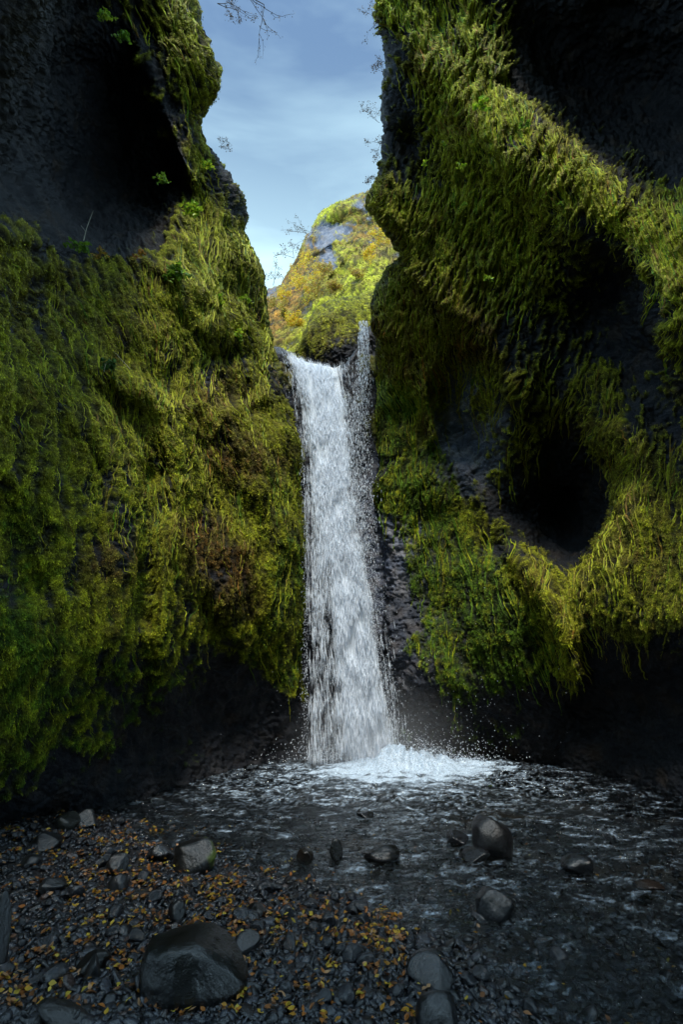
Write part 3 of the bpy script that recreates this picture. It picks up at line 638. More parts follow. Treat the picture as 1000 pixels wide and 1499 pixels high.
BOULDERS = [
 (277, 1452, 164, 92, 7, 'large smooth wet boulder with pale streaks on leaf strewn gravel', dict(cut=0, rough=.09, wet=.7, dd=.75, col=(.016, .018, .02), base=I5, planes=[(-.2, .1, 1, .66), (.8, 0, .6, .62), (-1, -.1, .05, .7), (.1, -1, .0, .8), (.5, -.8, .1, .78), (-.5, -.8, .1, .8)])),
 (725, 1250, 62, 56, 112, 'rounded dark boulder rising highest out of the pool water', dict(cut=6, wet=.5, col=(.03, .03, .035))),
 (727, 1342, 56, 44, 215, 'dark wet boulder in the shallow stream below the tallest rounded one', dict(wet=.6)),
 (560, 1257, 54, 26, 118, 'low black wet rock in the stream right of the waterfall foot', dict(wet=.7, col=(.014, .015, .018))),
 (632, 1440, 70, 48, 22, 'smooth rounded grey boulder at the edge of gravel and stream', dict(cut=4, rough=.06, wet=.6)),
 (643, 1514, 66, 60, 25, 'smooth dark boulder at the bottom edge of the picture', dict(cut=4, rough=.06, wet=.6)),
 (282, 1274, 62, 46, 28, 'angular rock with a green mossy side at the water edge', dict(cut=9, wet=.5, col=(.03, .031, .033), moss_side=(1.0, .3, .75))),
 (233, 1258, 40, 26, 31, 'pale wet rock beside the moss sided rock', dict(wet=.8, col=(.06, .065, .075))),
 (168, 1276, 32, 26, 34, 'small dark pointed stone standing on orange leaves', dict(wet=.5, cut=9)),
 (169, 1302, 32, 24, 37, 'small rounded stone in front of the dark pointed one', dict(wet=.5)),
 (-10, 1425, 26, 100, 40, 'tall dark boulder with a mossy flank cut by the left picture edge', dict(cut=5, moss_side=(1.0, .6, .9))),
 (492, 1254, 20, 26, 43, 'narrow upright wet stone in the middle of the stream', dict(wet=.8, cut=9, col=(.035, .04, .045))),
 (446, 1258, 26, 18, 46, 'brownish wet rock left of the narrow upright stone', dict(wet=.7, col=(.035, .028, .022))),
 (848, 1274, 44, 26, 49, 'jagged wet rock with water running over it right of the rounded boulders', dict(wet=.9, cut=9, col=(.03, .034, .042))),
 (672, 1232, 34, 18, 52, 'flat wet rock left of the tallest rounded boulder', dict(wet=.9, col=(.04, .045, .055))),
 (700, 1258, 42, 20, 55, 'low dark stone at the foot of the tallest rounded boulder', dict(wet=.7)),
 (92, 1213, 36, 22, 58, 'greenish grey rock at the foot of the left cliff', dict(wet=.4, cut=9, col=(.03, .038, .034))),
 (60, 1240, 46, 22, 61, 'broad rough grey rock lying by the left cliff', dict(wet=.4, cut=9, col=(.032, .036, .042))),
 (40, 1264, 32, 14, 64, 'flat grey slab in front of the broad rough rock', dict(wet=.5, col=(.05, .055, .065))),
 (124, 1208, 34, 24, 67, 'light grey rock at the left end of the water edge', dict(wet=.6, col=(.05, .055, .06))),
 (130, 1420, 46, 28, 70, 'black flat topped stone left of the large smooth boulder', dict(cut=5, wet=.2, col=(.008, .008, .009))),
 (131, 1432, 26, 30, 73, 'small grey pointed stone in front of the black stone', dict(cut=9, wet=.5, col=(.05, .055, .065))),
 (360, 1394, 38, 30, 76, 'grey angular stone behind the large smooth boulder', dict(cut=8, wet=.4, col=(.04, .043, .05))),
 (90, 1496, 90, 24, 79, 'long black rock lying at the lower left corner', dict(cut=4, wet=.2, dd=.5, tilt=-.35, col=(.01, .01, .012))),
 (255, 1343, 28, 24, 82, 'dark upright stone among leaves behind the large smooth boulder', dict(cut=9, wet=.4)),
 (70, 1305, 40, 22, 85, 'flat dark slab on gravel below the broad rough rock', dict(wet=.5, col=(.035, .038, .045))),
 (109, 1312, 24, 18, 88, 'pale grey stone on gravel left of the two small stacked stones', dict(wet=.5, cut=8, col=(.06, .065, .08))),
 (375, 1340, 30, 18, 91, 'black low stone on gravel near the shallow stream', dict(wet=.4, col=(.01, .01, .012))),
 (955, 1300, 34, 12, 94, 'reddish flat rock under water by the right cliff', dict(wet=.8, col=(.05, .035, .03))),
 (535, 1196, 26, 10, 97, 'small half sunken rock in the middle of the pool', dict(wet=.8)),
]
for b in BOULDERS:
    boulder(b[0], b[1], b[2], b[3], b[4], b[5], **b[6])
# repeat stones, individuals
SM = []
for k in range(8):
    v, f = rockshape(ico(3), 300 + k, 7, .16)
    c = lerp(C(.006, .007, .01), C(.032, .034, .042), ss(fbm(v * 3, 3, k), -.3, .5)[:, None] * (.3 + .7 * random.random()))
    c = np.concatenate([c, np.full((len(v), 1), .35)], 1).astype(np.float32)
    SM.append(make_mesh('stone', v, f, c, [M_STONE]))
r = np.random.default_rng(55); cnt = 0; placed = []
while cnt < 230:
    px, py = r.uniform(-10, 1010), r.uniform(1190, 1510)
    p = at_z(px, py, 0.0)
    d = p[0] - np.interp(p[1], SH[:, 0], SH[:, 1])
    if d > .3 and r.random() < .72: continue
    s = .022 + .038 * r.random() ** 1.5
    if any(abs(p[0] - q[0]) < .06 and abs(p[1] - q[1]) < .06 for q in placed): continue
    placed.append(p)
    o = link('stone', SM[cnt % 8], label='small dark wet stone lying loose on the gravel shore' if d < 0.1 else 'small dark wet stone lying in the shallow stream', category='stone', group='small stones on the gravel shore' if d < .1 else 'small stones in the shallow stream')
    o.scale = (s * r.uniform(.9, 1.4), s * r.uniform(.8, 1.2), s * r.uniform(.55, .9)); o.rotation_euler = (r.normal() * .2, r.normal() * .2, r.random() * 6.28)
    o.location = (p[0], p[1], float(gh(np.array([p[0]]), np.array([p[1]]))[0]) + s * .35 + .012)
    cnt += 1
print('stones', time.time() - T0)

# ---------------- fallen leaves
def leafverts(r):
    """small curled birch leaf: 6 outline verts around midrib"""
    a = np.array([[0, -1, 0], [.55, -.35, .12], [.6, .2, .15], [0, 1.1, .0], [-.6, .2, .15], [-.55, -.35, .12], [0, 0, -.05]])
    f = np.array([[0, 1, 6], [1, 2, 6], [2, 3, 6], [3, 4, 6], [4, 5, 6], [5, 0, 6]])
    a = a.copy(); a[:, 2] += r.normal() * .25 * a[:, 1] ** 2 + r.normal(size=7) * .06; a[:, 0] *= r.uniform(.75, 1.1)
    return a, f
LC = [C(.55, .26, .03), C(.42, .15, .03), C(.62, .38, .04), C(.30, .12, .04), C(.52, .30, .15), C(.20, .09, .04), C(.62, .46, .06), C(.38, .17, .06)]
r = np.random.default_rng(91)
leafden = kern([(60, 1300, .5), (130, 1270, 1.2, 40), (230, 1290, 1.5, 35), (300, 1320, 1.5, 45), (340, 1350, 1.0, 40), (380, 1330, 1.1, 35), (230, 1240, .6, 30), (80, 1340, .5), (60, 1400, .5), (120, 1440, .6, 35), (60, 1480, .5, 40), (240, 1450, .5, 30), (330, 1460, .6, 40), (450, 1400, .4), (200, 1500, .2, 40), (400, 1500, .2, 40),
               (440, 1330, .4), (550, 1375, 1.5, 20), (590, 1440, 1.0, 25), (420, 1470, .6), (500, 1450, .5), (230, 1370, .5, 40), (700, 1400, .04), (800, 1300, .03), (600, 1260, .05, 25), (420, 1240, .02), (900, 1450, .04)], .03, 40, dw=.01)
pos = []
while len(pos) < 2800:
    px = r.uniform(-20, 1020, 4000); py = r.uniform(1195, 1540, 4000)
    k = r.random(4000) * 1.6 < leafden(px, py) * (.06 + 2.2 * ss(pn(np.stack([px * .03, py * .05, px * 0], -1), 7) + .6 * pn(np.stack([px * .09, py * .14, px * 0], -1), 8), -.05, .5))
    for q in at_z(px[k], py[k], 0.0): pos.append(q)
pos = np.array(pos[:2800]); dist = np.linalg.norm(pos - [0, 0, CAMZ], axis=1)
order = np.argsort(dist); pos = pos[order]
LM = []
for k in range(10):
    a, f = leafverts(r); c = np.repeat(LC[k % 8][None], 7, 0) * .75 * (1 + .15 * r.normal(size=(7, 1)))
    LM.append(make_mesh('fallen_leaf', a, f, c.astype(np.float32), [M_LEAF]))
def leafpose(p, r):
    return p + np.array([0, 0, gh(np.array([p[0]]), np.array([p[1]]))[0] + .022 + .02 * r.random()])
for i in range(280):
    p = leafpose(pos[i], r); s = r.uniform(.013, .021)
    o = link('fallen_leaf', LM[i % 10], label='orange brown fallen leaf lying on the near gravel', category='leaf', group='fallen leaves on the near gravel')
    o.location = p; o.scale = (s, s, s); o.rotation_euler = (r.normal() * .35, r.normal() * .35, r.random() * 6.28)
Vs, Fs, Cs = [], [], []; off = 0
from mathutils import Euler
for i in range(280, len(pos)):
    a, f = leafverts(r); p = leafpose(pos[i], r); s = r.uniform(.012, .021)
    R = np.array(Euler((r.normal() * .35, r.normal() * .35, r.random() * 6.28)).to_matrix())
    Vs.append((a * s) @ R.T + p); Fs.append(f + off); off += 7
    Cs.append(np.repeat(LC[r.integers(8)][None], 7, 0) * (.4 + .5 * r.random()))
link('leaf_litter', make_mesh('leaf_litter', np.concatenate(Vs), np.concatenate(Fs), np.concatenate(Cs).astype(np.float32), [M_LEAF]), kind='stuff', label='orange and yellow fallen leaves scattered over the gravel shore')
print('leaves', time.time() - T0)

# ================================================================== WATER
def water_height(x, y):
    P3 = np.stack([x, y, x * 0], -1)
    # ripples lengthened across the flow
    Q = np.stack([x * .62, y * 1.2, x * 0], -1)
    w = pn(P3 * .7, 2) * .4
    Q = Q + w[..., None]
    amp = .35 + .9 * np.exp(-((x - .9) ** 2 / 3 + (y - 8.6) ** 2 / 4)) + .25 * fbm(P3 * .9, 2, 3)
    h = fbm(Q * 3.2, 2, 90) * .030 + ridged(Q * 6.5, 91) * .012 + fbm(Q * 15, 2, 92) * .008 + fbm(P3 * 38, 2, 93) * .0022
    # boil where the fall lands
    bx, by = .95, 8.45
    b = np.exp(-(((x - bx) / .62) ** 2 + ((y - by) / .32) ** 2)) + .6 * np.exp(-(((x - 1.5) / .7) ** 2 + ((y - 9.0) / .35) ** 2))
    h = h * amp * 1.5 + b * (.15 + .24 * fbm(P3 * 4, 3, 95) + .06 * ridged(P3 * 9, 97) + .04 * ridged(P3 * 19, 96))
    return h
ysw = np.concatenate([np.arange(1.5, 2.2, .05), np.arange(2.2, 10.2, .017)])
xsw = np.concatenate([np.arange(-3.4, 5.2, .016)])
WX, WY = np.meshgrid(xsw, ysw)
WZ = -.035 + water_height(WX, WY)
P3 = np.stack([WX, WY, WX * 0], -1)
foam = 1.35 * np.exp(-(((WX - .75) / 1.15) ** 2 + ((WY - 8.35) / .62) ** 2) * 1.0) + .9 * np.exp(-(((WX - 1.9) / .8) ** 2 + ((WY - 8.6) / .35) ** 2)) + .5 * np.exp(-(((WX - .4) / 2.6) ** 2 + ((WY - 7.6) / 1.2) ** 2)) + .13 * np.exp(-(((WX - 1.2) / 3.0) ** 2 + ((WY - 5.2) / 2.6) ** 2))
fl = fbm(np.stack([WX * 4, WY * 7, WX * 0], -1) + .6 * fbm(P3 * 2, 2, 7)[..., None], 4, 98, .65)
lc = .9 * fbm(P3 * 4, 3, 8)[..., None]
lace_glints = ss(.5 * ridged(np.stack([WX * 9, WY * 15, WX * 0], -1) + lc, 99) + .5 * ridged(np.stack([WX * 19, WY * 30, WX * 0], -1) + lc, 94), .56, .93)  # white foam lace; out on the pool it paints in sky glints
foam_glint = np.clip(ss(foam + fl * 1.5 - .1, .35, 1.35) + lace_glints * ss(foam + .6 * fl, .0, .5) * .75, 0, 1)
wc = np.stack([foam_glint, foam_glint, foam_glint], -1).astype(np.float32)
m, nt, b = mat('stream_water'); L = nt.links
a = nd(nt, 'ShaderNodeVertexColor', layer_name='Col')
tc = nd(nt, 'ShaderNodeTexCoord'); mp = nd(nt, 'ShaderNodeMapping'); mp.inputs['Scale'].default_value = (1, 1.8, 1)
L.new(tc.outputs['Object'], mp.inputs[0])
n1 = nd(nt, 'ShaderNodeTexNoise', i_Scale=22.0, i_Detail=4.0, i_Roughness=.6, i_Distortion=.6); L.new(mp.outputs[0], n1.inputs['Vector'])
bp = nd(nt, 'ShaderNodeBump'); bp.inputs['Strength'].default_value = 1.0; bp.inputs['Distance'].default_value = .03; L.new(n1.outputs[0], bp.inputs['Height'])
gl = nd(nt, 'ShaderNodeBsdfGlossy'); gl.inputs['Roughness'].default_value = .06; L.new(bp.outputs[0], gl.inputs['Normal'])
tr = nd(nt, 'ShaderNodeBsdfTransparent'); tr.inputs[0].default_value = (.62, .70, .74, 1)
fr = nd(nt, 'ShaderNodeFresnel'); fr.inputs[0].default_value = 1.45; L.new(bp.outputs[0], fr.inputs['Normal'])
m1 = nd(nt, 'ShaderNodeMixShader'); L.new(fr.outputs[0], m1.inputs[0]); L.new(tr.outputs[0], m1.inputs[1]); L.new(gl.outputs[0], m1.inputs[2])
b.inputs['Base Color'].default_value = (.48, .60, .73, 1); b.inputs['Roughness'].default_value = .45
n2 = nd(nt, 'ShaderNodeTexNoise', i_Scale=90.0, i_Detail=3.0); L.new(tc.outputs['Object'], n2.inputs['Vector'])
mr = nd(nt, 'ShaderNodeMapRange'); mr.inputs[1].default_value = .35; mr.inputs[2].default_value = .65; mr.inputs[3].default_value = .3; mr.inputs[4].default_value = 1.1
L.new(n2.outputs[0], mr.inputs[0])
mul = nd(nt, 'ShaderNodeMath', operation='MULTIPLY', use_clamp=True); L.new(a.outputs['Color'], mul.inputs[0]); L.new(mr.outputs[0], mul.inputs[1])
m2 = nd(nt, 'ShaderNodeMixShader'); L.new(mul.outputs[0], m2.inputs[0]); L.new(m1.outputs[0], m2.inputs[1]); L.new(b.outputs[0], m2.inputs[2])
L.new(m2.outputs[0], nt.nodes['Material Output'].inputs[0])
M_WATER = m
link('water', make_mesh('water', np.stack([WX, WY, WZ], -1), grid_faces(len(ysw), len(xsw)), wc.reshape(-1, 3), [M_WATER]), kind='structure', label='dark rippling pool and shallow stream below the waterfall')
print('water', time.time() - T0)

# ---------------- waterfall
m, nt, b = mat('falling_water'); L = nt.links
b.inputs['Base Color'].default_value = (.80, .87, .95, 1); b.inputs['Roughness'].default_value = .35
tr = nd(nt, 'ShaderNodeBsdfTranslucent'); tr.inputs[0].default_value = (.80, .87, .95, 1)
mx = nd(nt, 'ShaderNodeMixShader'); mx.inputs[0].default_value = .4; L.new(b.outputs[0], mx.inputs[1]); L.new(tr.outputs[0], mx.inputs[2])
L.new(mx.outputs[0], nt.nodes['Material Output'].inputs[0])
M_FALL = m
m, nt, b = mat('water_veil'); L = nt.links
b.inputs['Base Color'].default_value = (.78, .86, .95, 1); b.inputs['Roughness'].default_value = .4
a = nd(nt, 'ShaderNodeVertexColor', layer_name='Col')
tc = nd(nt, 'ShaderNodeTexCoord'); mp = nd(nt, 'ShaderNodeMapping'); mp.inputs['Scale'].default_value = (55, 55, 6)
L.new(tc.outputs['Object'], mp.inputs[0])
n1 = nd(nt, 'ShaderNodeTexNoise', i_Scale=1.0, i_Detail=5.0, i_Roughness=.7, i_Distortion=.5); L.new(mp.outputs[0], n1.inputs['Vector'])
ad = nd(nt, 'ShaderNodeMath', operation='ADD'); L.new(n1.outputs[0], ad.inputs[0]); L.new(a.outputs['Color'], ad.inputs[1])
mr = nd(nt, 'ShaderNodeMapRange'); mr.inputs[1].default_value = .95; mr.inputs[2].default_value = 1.3; L.new(ad.outputs[0], mr.inputs[0])
tp = nd(nt, 'ShaderNodeBsdfTransparent')
mx = nd(nt, 'ShaderNodeMixShader'); L.new(mr.outputs[0], mx.inputs[0]); L.new(tp.outputs[0], mx.inputs[1])
trl = nd(nt, 'ShaderNodeBsdfTranslucent'); trl.inputs[0].default_value = (.8, .87, .95, 1)
mb = nd(nt, 'ShaderNodeMixShader'); mb.inputs[0].default_value = .35; L.new(b.outputs[0], mb.inputs[1]); L.new(trl.outputs[0], mb.inputs[2])
L.new(mb.outputs[0], mx.inputs[2]); L.new(mx.outputs[0], nt.nodes['Material Output'].inputs[0])
M_VEIL = m

Lf = itp([(495, 398), (512, 412), (540, 424), (600, 434), (660, 441), (720, 445), (900, 447), (1112, 449)])
Rt = itp([(495, 505), (540, 505), (600, 517), (650, 522), (700, 524), (760, 530), (820, 540), (880, 549), (950, 558), (1020, 567), (1112, 575)])
Dc = itp([(495, 440), (540, 466), (600, 483), (700, 487), (800, 500), (900, 515), (1000, 528), (1112, 540)])   # densest line
Dw = itp([(495, 30), (540, 26), (600, 20), (700, 19), (800, 20), (950, 22), (1112, 26)])
def fallY(py, u=0):
    z = np.clip((py - 500) / 600., 0, 1)
    return 9.15 - .42 * (1 - (1 - z) ** 2.2)
def fall_density(px, py):
    l, r_, c_, w_ = Lf(py), Rt(py), Dc(py), Dw(py)
    core = np.exp(-((px - c_) / w_) ** 2)
    veil = ss(px, l - 3, l + 6) * (1 - ss(px, r_ - 12, r_ + 8))
    low = ss(py, 900, 1050) * ss(px, r_ - 90, r_ - 30) * .0
    return np.clip(core * 1.9 * ss(py, 500, 540) + .07 * veil + .36 * veil * np.exp(-((px - l - 16) / 13) ** 2) * (1 - .5 * ss(py, 800, 1000)) + .25 * veil * ss(px, c_ - 60, c_ - 10) * (1 - ss(px, c_ + 15, c_ + 45)), 0, 1.5)
def streaks(n, fx, seed, part, straight=False):
    """many little falling ribbons and drops; fx(r,n) gives (px,py,len,w,Y)"""
    r = np.random.default_rng(seed)
    px, py, ln, wd, Y = fx(r, n)
    n = len(px)
    p = at_Y(px, py, Y); 
    u = (px - Lf(py)) / (Rt(py) - Lf(py))
    px2 = Lf(py + 14) + u * (Rt(py + 14) - Lf(py + 14))
    if straight: px2 = px
    dirv = at_Y(px2, py + 14, Y) - p; dirv /= np.linalg.norm(dirv, axis=1)[:, None]
    dirv = dirv + np.stack([r.normal(size=n) * .022, r.normal(size=n) * .02, 0 * px], -1)
    ax = np.array([1., 0, 0]); ay = np.array([0, 1., 0])
    k = .8 + .4 * r.random(n)
    top = p - dirv * (ln * .5)[:, None]; bot = p + dirv * (ln * .5)[:, None]; mid = p + dirv * (ln * .18)[:, None]
    V = np.stack([top, mid + ax * wd[:, None], mid + ay * (wd * k)[:, None], mid - ax * wd[:, None], mid - ay * (wd * k)[:, None], bot], 1)
    f = np.array([[0, 2, 1], [0, 3, 2], [0, 4, 3], [0, 1, 4], [5, 1, 2], [5, 2, 3], [5, 3, 4], [5, 4, 1]])
    F = (f[None] + (np.arange(n) * 6)[:, None, None]).reshape(-1, 3)
    return V.reshape(-1, 3), F
root = bpy.data.objects.new('waterfall', None); COL.objects.link(root)
bp0 = at_z(515, 1112, 0.0); root.location = (float(bp0[0]), float(bp0[1]), 0)
root['label'] = 'tall white waterfall pouring from a mossy notch into the dark pool'; root['category'] = 'waterfall'
def part(name, V, F, c=None, m=M_FALL, smooth=True):
    V = np.asarray(V).reshape(-1, 3) - np.array(root.location)[None]
    return link(name, make_mesh(name, V, F, c, [m], smooth), root)
def fmain(r, n):
    px = r.uniform(390, 610, n * 7); py = r.uniform(506, 1116, n * 7)
    # filaments: columns of higher density
    fil = .55 + .9 * (pn(np.stack([(px - Lf(py)) / (Rt(py) - Lf(py)) * 14, py * .006, px * 0], -1), 44) + .1) + .5 * pn(np.stack([px * .35, py * .02, px * 0], -1), 45) + .8 * pn(np.stack([px * .06, py * .03, px * 0], -1), 46)
    k = r.random(n * 7) < fall_density(px, py) * np.clip(fil, .02, 1.6) ** 1.4
    k &= py > lip(px) - 6
    px, py = px[k][:n], py[k][:n]; m_ = len(px)
    px = px + r.normal(size=m_) * 1.5
    den = fall_density(px, py)
    ln = (.012 + .26 * r.random(m_) ** 3) * (.3 + py / 900.); wd = .0011 + .0034 * r.random(m_) ** 3
    Y = fallY(py) + r.normal(size=m_) * (.04 + .05 * (py - 500) / 600)
    return px, py, ln, wd, Y
V, F = streaks(62000, fmain, 5, 'main'); part('main_stream', V, F)
# veil sheets
for q, (o_, sd) in enumerate(((.06, 0), (.14, 1))):
    pys = np.arange(500, 1118, 2.0); us = np.linspace(-.06, 1.06, 90)
    A = Lf(pys)[:, None] + (Rt(pys) - Lf(pys))[:, None] * us[None]; B = np.repeat(pys[:, None], 90, 1)
    B = np.maximum(B, lip(A) - 4 + 0 * B)
    Yq = fallY(B) + o_ + .04 * pn(np.stack([A * .05, B * .01, A * 0], -1), 50 + q)
    d = fall_density(A, B)
    vn = fbm(np.stack([us[None] * 16 + 0 * A, B * .012, A * 0 + q * 5], -1), 3, 51) + .8 * fbm(np.stack([A * .05, B * .03, A * 0 + q * 5], -1), 2, 53)
    c = np.clip(.02 + .62 * d + .6 * vn, 0, 1) * ss(us, -.06, .05)[None] * (1 - ss(us, .9, 1.06))[None]
    part('water_veil', at_Y(A, B, Yq), grid_faces(*A.shape), np.repeat(c.reshape(-1, 1), 3, 1).astype(np.float32), M_VEIL)
# thin side stream from the higher notch
def fside(r, n):
    s = r.beta(1.0, 1.6, n)
    py = 470 + 380 * s; lane = r.integers(0, 6, n)
    cx = np.interp(py, [470, 520, 560, 640, 720, 850], [532, 533, 531, 524, 528, 540]); w = np.interp(py, [470, 520, 600, 720], [5, 7, 11, 14])
    px = cx + (lane - 2.5) / 2.5 * w + r.normal(size=n) * np.interp(py, [470, 540, 720], [.6, 2, 6])
    return px, py, .015 + .08 * r.random(n) ** 2, .002 + .005 * r.random(n) ** 2, 9.12 - .25 * s + r.normal(size=n) * .03
V, F = streaks(3200, fside, 6, 'side', True); part('side_stream', V, F)
def ffringe(r, n):
    py = 560 + 550 * r.random(n) ** .8; e = np.where(r.random(n) < .78, 1, -1)
    px = np.where(e > 0, Rt(py) - 12 + np.abs(r.normal(size=n)) * np.interp(py, [560, 1110], [14, 14]), Lf(py) + 3 - np.abs(r.normal(size=n)) * 5)
    return px, py, .008 + .03 * r.random(n) ** 2, .0018 + .0035 * r.random(n) ** 2, fallY(py) + r.normal(size=n) * .12
V, F = streaks(3600, ffringe, 8, 'fringe'); part('flying_drops', V, F)
# upward splash drops around the foot
def fspl(r, n):
    px = 570 + r.normal(size=n) * 75; py = 1112 - np.abs(r.normal(size=n)) ** 1.3 * 14 - 10 * np.exp(-((px - 590) / 40) ** 2)
    return px, py, .006 + .02 * r.random(n) ** 2, .003 + .006 * r.random(n) ** 2, 8.75 + r.normal(size=n) * .2
V, F = streaks(2600, fspl, 9, 'splash'); Vsp, Fsp = V, F
def fspray(r, n):
    px = 640 + r.normal(size=n) * 110; py = 1090 - np.abs(r.normal(size=n)) * 70
    return px, py, .006 + .01 * r.random(n), .002 + .003 * r.random(n), 8.2 + r.normal(size=n) * .5
V, F = streaks(260, fspray, 10, 'spray'); part('splash', np.concatenate([Vsp, V]), np.concatenate([Fsp, F + len(Vsp)]))
# seep on the right wall, little beads
print('fall', time.time() - T0)

# mist hanging over the foot of the fall
v, f = I4; m, nt, b = mat('mist'); nt.nodes.remove(b)
vp = nd(nt, 'ShaderNodeVolumePrincipled'); vp.inputs['Color'].default_value = (.85, .92, 1, 1); 
tcm = nd(nt, 'ShaderNodeTexCoord'); gr = nd(nt, 'ShaderNodeTexGradient', gradient_type='SPHERICAL'); nt.links.new(tcm.outputs['Object'], gr.inputs[0])
pw = nd(nt, 'ShaderNodeMath', operation='POWER'); nt.links.new(gr.outputs['Fac'], pw.inputs[0]); pw.inputs[1].default_value = 1.6
ml = nd(nt, 'ShaderNodeMath', operation='MULTIPLY'); nt.links.new(pw.outputs[0], ml.inputs[0]); ml.inputs[1].default_value = .5; nt.links.new(ml.outputs[0], vp.inputs['Density'])
nt.links.new(vp.outputs[0], nt.nodes['Material Output'].inputs['Volume'])
mi = link('mist', make_mesh('mist', v, f, None, [m]), kind='stuff', label='faint mist hanging over the foot of the waterfall'); mi.location = (.55, 8.5, .2); mi.scale = (1.7, .8, 1.3)

# ================================================================== SHRUBS, PLANTS, TWIGS
m, nt, b = mat('twig_bark'); b.inputs['Base Color'].default_value = (.035, .026, .02, 1); b.inputs['Roughness'].default_value = .9
M_TWIG = m
m, nt, b = mat('dry_stalk'); b.inputs['Base Color'].default_value = (.35, .33, .25, 1); b.inputs['Roughness'].default_value = .8
M_DRY = m
def tube(pts, r0, r1, sides=5):
    pts = np.asarray(pts, float); n = len(pts)
    tg = np.gradient(pts, axis=0); tg /= np.linalg.norm(tg, axis=1)[:, None] + 1e-9
    up = np.array([.31, .2, .93]); a = np.cross(tg, up); a /= np.linalg.norm(a, axis=1)[:, None] + 1e-9; b_ = np.cross(tg, a)
    rr = np.linspace(r0, r1, n)[:, None, None]; th = np.linspace(0, 2 * np.pi, sides, endpoint=False)
    ring = pts[:, None] + rr * (np.cos(th)[None, :, None] * a[:, None] + np.sin(th)[None, :, None] * b_[:, None])
    F = []
    for i in range(n - 1):
        for j in range(sides):
            F.append((i * sides + j, i * sides + (j + 1) % sides, (i + 1) * sides + (j + 1) % sides, (i + 1) * sides + j))
    return ring.reshape(-1, 3), np.array(F)
class Acc:
    def __init__(s): s.V, s.F, s.C, s.n = [], [], [], 0
    def add(s, V, F, c=None):
        s.V.append(V); s.F.append(F + s.n); s.n += len(V)
        if c is not None: s.C.append(np.broadcast_to(c, (len(V), 3)))
    def mesh(s, name, m, smooth=True):
        return make_mesh(name, np.concatenate(s.V), np.concatenate(s.F), np.concatenate(s.C).astype(np.float32) if s.C else None, [m], smooth)
def grow(acc, leafacc, p, d, L, rad, depth, r, leafcols, leafsize, leafn, bend=.35, droop=0):
    n = 6; pts = [p]; dd = d / np.linalg.norm(d)
    for i in range(n):
        dd = dd + r.normal(size=3) * bend * .45 + np.array([0, 0, -droop]); dd /= np.linalg.norm(dd); pts.append(pts[-1] + dd * L / n)
    acc.add(*tube(pts, rad, rad * .45, 4))
    pts = np.array(pts)
    if depth > 0:
        for k in range(r.integers(3, 5)):
            i = r.integers(2, n + 1); nd_ = (pts[i] - pts[i - 1]); nd_ /= np.linalg.norm(nd_)
            grow(acc, leafacc, pts[i], nd_ + r.normal(size=3) * .7, L * r.uniform(.4, .65), rad * .5, depth - 1, r, leafcols, leafsize, leafn, bend, droop)
    if depth <= 1 and leafn:
        for k in range(leafn):
            q = pts[r.integers(2, n + 1)] + r.normal(size=3) * leafsize * 1.5
            a, f = leafverts(r); R = np.array(Euler(tuple(r.random(3) * 6.28)).to_matrix())
            leafacc.add((a * leafsize * r.uniform(.6, 1.2)) @ R.T + q, f, leafcols[r.integers(len(leafcols))] * r.uniform(.6, 1.3))
def shrub(px, py, Y, d, L, rad, depth, seed, label, cols, ls, ln, name='shrub', cat='shrub', nst=3, spread=.5, droop=0, group=None, leafname='leaves'):
    r = np.random.default_rng(seed); A, B = Acc(), Acc(); p = at_Y(px, py, Y)
    for k in range(nst):
        grow(A, B, np.zeros(3), np.array(d, float) + r.normal(size=3) * spread, L * r.uniform(.7, 1.1), rad, depth, r, cols, ls, ln, droop=droop)
    root = bpy.data.objects.new(name, None); COL.objects.link(root); root.location = p; root['label'] = label; root['category'] = cat
    if group: root['group'] = group
    link('stem', A.mesh('stem', M_TWIG), root)
    if B.V: link(leafname, B.mesh(leafname, M_LEAF, False), root)
    return root
YEL = [C(.70, .50, .02), C(.62, .42, .02), C(.55, .50, .04), C(.60, .30, .02)]
ORG = [C(.42, .28, .03), C(.34, .17, .03), C(.42, .38, .05), C(.24, .17, .03)]
GRN = [C(.11, .22, .02), C(.16, .28, .02), C(.07, .15, .015)]
BRN = [C(.05, .035, .02), C(.08, .05, .02)]
hs = [(452, 395, 17.0, 2.0, YEL, 'tall golden yellow shrub against the sky on the far slope'), (440, 425, 15.8, 1.6, YEL, 'golden yellow shrub directly below the tall one on the far slope'), (462, 430, 15.0, 1.4, ORG, 'rust brown shrub in the middle of the far slope'),
      (415, 470, 14.2, 1.4, ORG, 'orange brown shrub low on the left of the far slope'), (432, 480, 13.8, 1.2, YEL, 'yellow shrub just above the waterfall lip on the left'), (545, 372, 15.5, 1.0, YEL, 'bright yellow bush high beside the right cliff edge'),
      (555, 345, 17.0, 1.3, YEL, 'yellow bush below the crest beside the right cliff'), (490, 425, 14.5, 1.0, ORG, 'brown bush on the mound above the mossy boulder'), (475, 402, 16, 1.2, ORG, 'brown and gold bush under the grey outcrop'), (402, 455, 16, 1.5, ORG, 'orange brush tucked against the left cliff edge'), (420, 440, 17, 1.2, YEL, 'yellow brush on the skyline slope next to the left cliff'), (525, 405, 14.5, .9, ORG, 'rust and gold bush on the mossy knoll')]
for i, (px, py, Y, L_, cols, lab) in enumerate(hs):
    shrub(px, py, Y, (0, -.25, 1), L_ * .3, .006, 2, 400 + i, lab, cols, .024, 14, nst=6, spread=.9)
